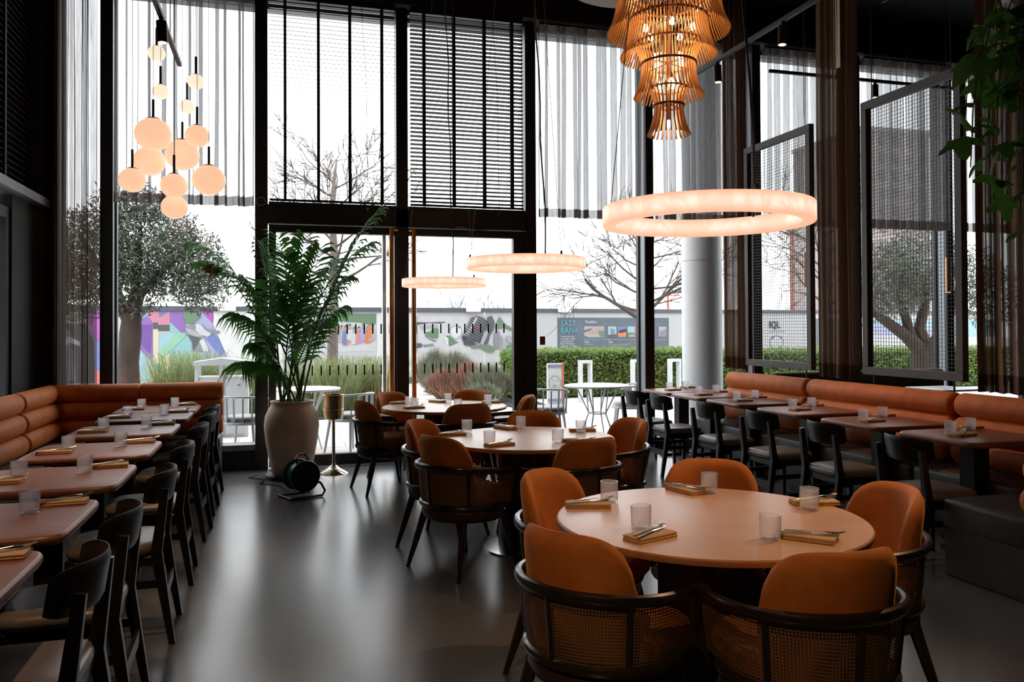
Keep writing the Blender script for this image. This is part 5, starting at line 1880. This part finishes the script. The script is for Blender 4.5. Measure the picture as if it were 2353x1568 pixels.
def out_table(label, loc, r=.43):
    t = thing('terrace_table', label, 'table', loc, 0, 'round white terrace tables')
    MB().lathe([(r - .01, .725), (r, .73), (r, .745), (r - .01, .75)], 48).build('tabletop', 'white_paint', t)
    for k in range(4):
        a = PI / 4 + PI / 2 * k
        c, s = math.cos(a), math.sin(a)
        MB().tube([(.30 * c, .30 * s, .725), (.12 * c, .12 * s, .38), (.26 * c, .26 * s, 0)], .010, 6).build('leg', 'white_paint', t)
        MB().tube([(.16 * c, .16 * s, .725), (.12 * c, .12 * s, .38)], .008, 6).build('strut', 'white_paint', t)
    MB().tube([(.12 * math.cos(2 * PI * k / 24), .12 * math.sin(2 * PI * k / 24), .38) for k in range(24)], .008, 6, closed=True).build('ring', 'white_paint', t)


out_table('round white terrace table with bent wire legs outside on the right', (3.98, 9.86, 0))
out_table('round white terrace table outside behind the palm', (.30, 10.55, 0))
rk = None
for k, px in enumerate((1345, 1465, 1550)):
    b = plane_at(px, 908, (0, 15.6, 0), (0, 1, 0))
    t = thing('bike_rack', ('left', 'middle', 'right')[k] + ' white square bicycle hoop before the hedge', 'bicycle rack', (b.x, 15.6, -.035), R(8), 'white bicycle hoops')
    MB().box(-.14, -.09, -.06, .06, 0, .80).build('post', 'white_paint', t, smooth=False)
    MB().box(.09, .14, -.06, .06, 0, .80).build('post', 'white_paint', t, smooth=False)
    MB().box(-.14, .14, -.06, .06, .80, .86).build('top_bar', 'white_paint', t, smooth=False)
b = plane_at(1274, 900, (0, 13.2, 0), (0, 1, 0))
t = thing('pavement_sign', 'white and orange pavement sign with a round green emblem', 'sign', (b.x, 13.2, -.035))
MB().rbox(-.135, .135, -.03, .03, .22, .92, .01, 1).build('board', 'white_paint', t, smooth=False)
MB().box(.135, .16, -.04, .04, .2, .93).build('edge_strip', 'orange_edge', t, smooth=False)
MB().box(-.13, .13, -.034, -.031, .84, .90).box(-.13, .13, -.034, -.031, .26, .31).build('blue_band', 'ink_lilac', t, smooth=False)
MB().tube([(.105 * math.cos(2 * PI * k / 32), -.034, .58 + .125 * math.sin(2 * PI * k / 32)) for k in range(32)], .006, 6, closed=True).build('emblem_ring', 'ink_mint', t)
MB().add([(x, -.033, z) for x, z in ((-.05, .50), (.03, .49), (.05, .53), (.0, .57), (-.04, .55))], [(0, 1, 2, 3, 4)]).add([(x, -.033, z) for x, z in ((-.06, .64), (-.05, .645), (-.01, .60), (-.02, .595))], [(0, 1, 2, 3)]).add([(x, -.033, z) for x, z in ((.01, .60), (.03, .645), (.06, .62), (.055, .612), (.03, .63), (.018, .595))], [(0, 1, 2, 3, 4, 5)]).build('emblem', 'ink_seafoam', t, False, False)
MB().box(-.13, .13, -.10, .10, 0, .22).build('foot', 'white_paint', t, smooth=False)
# double litter bin
b0, b1 = plane_at(447, 1005, (0, 11.9, 0), (0, 1, 0)), plane_at(570, 1005, (0, 11.9, 0), (0, 1, 0))
w = (b1.x - b0.x) / 2
t = thing('litter_bin', 'white metal double litter bin outside behind the banquette end', 'litter bin', ((b0.x + b1.x) / 2, 12.1, 0))
for x0, x1 in ((-w, -.01), (.01, w)):
    MB().rbox(x0 + .05, x1 - .04, -.215, -.19, .04, .80, .006, 1).build('door', 'white_paint', t, smooth=False)
MB().box(-w, w, -.20, .2, 0, .84).build('body', 'white_paint', t, smooth=False)
for x in (-w, -.03, w - .05):
    MB().box(x, x + .05, -.22, -.18, .0, 1.0).build('post', 'white_paint', t, smooth=False)
    MB().box(x, x + .05, .16, .2, .84, 1.0).build('post', 'white_paint', t, smooth=False)
MB().prism([(-w - .02, -.24), (w + .02, -.24), (w + .02, .22), (-w - .02, .22)], 1.0, 1.05).build('lid', 'white_paint', t, smooth=False)
MB().add([(-w - .02, -.24, 1.05), (w + .02, -.24, 1.05), (w + .02, .22, 1.05), (-w - .02, .22, 1.05), (0, -.24, 1.10), (0, .22, 1.10)], [(0, 1, 4), (1, 2, 5, 4), (2, 3, 5), (3, 0, 4, 5)]).build('lid_top', 'white_paint', t, smooth=False)
for x in (-w * .35, w * .65):
    MB().lathe([(.010, -.004), (.012, .004)], 10).build('lock', 'ink_dark', t, rot=(R(90), 0, 0), loc=(x, -.218, .72))

# ------------------------------------------------------------------ far background
def building(label, px0, px1, ptop, Y, m, floors, bays, depth=10):
    a, b = plane_at(px0, 754, (0, Y, 0), (0, 1, 0)), plane_at(px1, 754, (0, Y, 0), (0, 1, 0))
    H = plane_at(px0, ptop, (0, Y, 0), (0, 1, 0)).z
    W = b.x - a.x
    t = thing('building', label, 'building', (a.x, Y, -.03))
    MB().box(0, W, 0, depth, 0, H).build('wall', m, t, smooth=False)
    MB().box(-.2, W + .2, -.2, depth, H, H + .4).build('parapet', 'brick_pale', t, smooth=False)
    wn = MB().box(0, W / bays * .45, -.12, .02, 0, H / floors * .5).mesh('window', 'far_window', False)
    for i in range(floors):
        for j in range(bays):
            put('window', wn, t, (W / bays * (j + .28), 0, H / floors * (i + .3)))


building('tall brick block seen through the larger mesh screen', 1985, 2140, 300, 60, 'brick_pale', 12, 5)
building('red brick block seen through the smaller mesh screen', 1832, 1905, 500, 90, 'brick_red', 9, 3, 1.5)
c = plane_at(1535, 718, (0, 90, 0), (0, 1, 0))
t = thing('tower_crane', 'tiny red tower crane on the skyline', 'crane', (c.x, 90, -.03))
MB().box(-.12, .12, -.12, .12, 0, 5.4).build('mast', 'crane_red', t, smooth=False)
MB().box(-.8, 1.6, -.1, .1, 5.4, 5.55).build('jib', 'crane_red', t, smooth=False)
for k, (px, top) in enumerate(((985, 692), (1098, 688))):
    c = plane_at(px, 720, (0, 80, 0), (0, 1, 0))
    H = plane_at(px, top, (0, 80, 0), (0, 1, 0)).z
    t = thing('street_lamp', ('left', 'right')[k] + ' thin street lamp on the far skyline', 'street lamp', (c.x, 80, -.03), group='street lamps on the skyline')
    MB().tube([(0, 0, 0), (0, 0, H)], .045, 6).build('pole', 'far_tree', t)
    MB().tube([(0, 0, H), (-.35 if k == 0 else .35, 0, H + .02)], .05, 6).build('head', 'far_tree', t)
for k, (px, top, wpx) in enumerate(((1050, 700, 40), (1135, 700, 36), (1310, 703, 50), (1420, 706, 70), (1600, 700, 60))):
    c = plane_at(px, 720, (0, 85, 0), (0, 1, 0))
    H = plane_at(px, top, (0, 85, 0), (0, 1, 0)).z
    t = thing('far_tree', ('hazy bare tree on the skyline between the street lamps', 'hazy bare tree on the skyline right of the street lamps', 'hazy tree on the skyline left of the leafless spreading tree', 'hazy tree on the skyline behind the leafless spreading tree', 'hazy tree on the skyline near the white column')[k], 'tree', (c.x, 85, -.03), group='hazy trees on the skyline')
    mb = MB()
    for j in range(5):
        limb(mb, rnd, Vector((rnd.uniform(-.3, .3), 0, 0)), Vector((rnd.gauss(0, .2), 0, 1)).normalized(), .10, H * .75, 2, .4, 4, .3, 4, .03)
    mb.build('branches', 'far_tree', t, True, False)
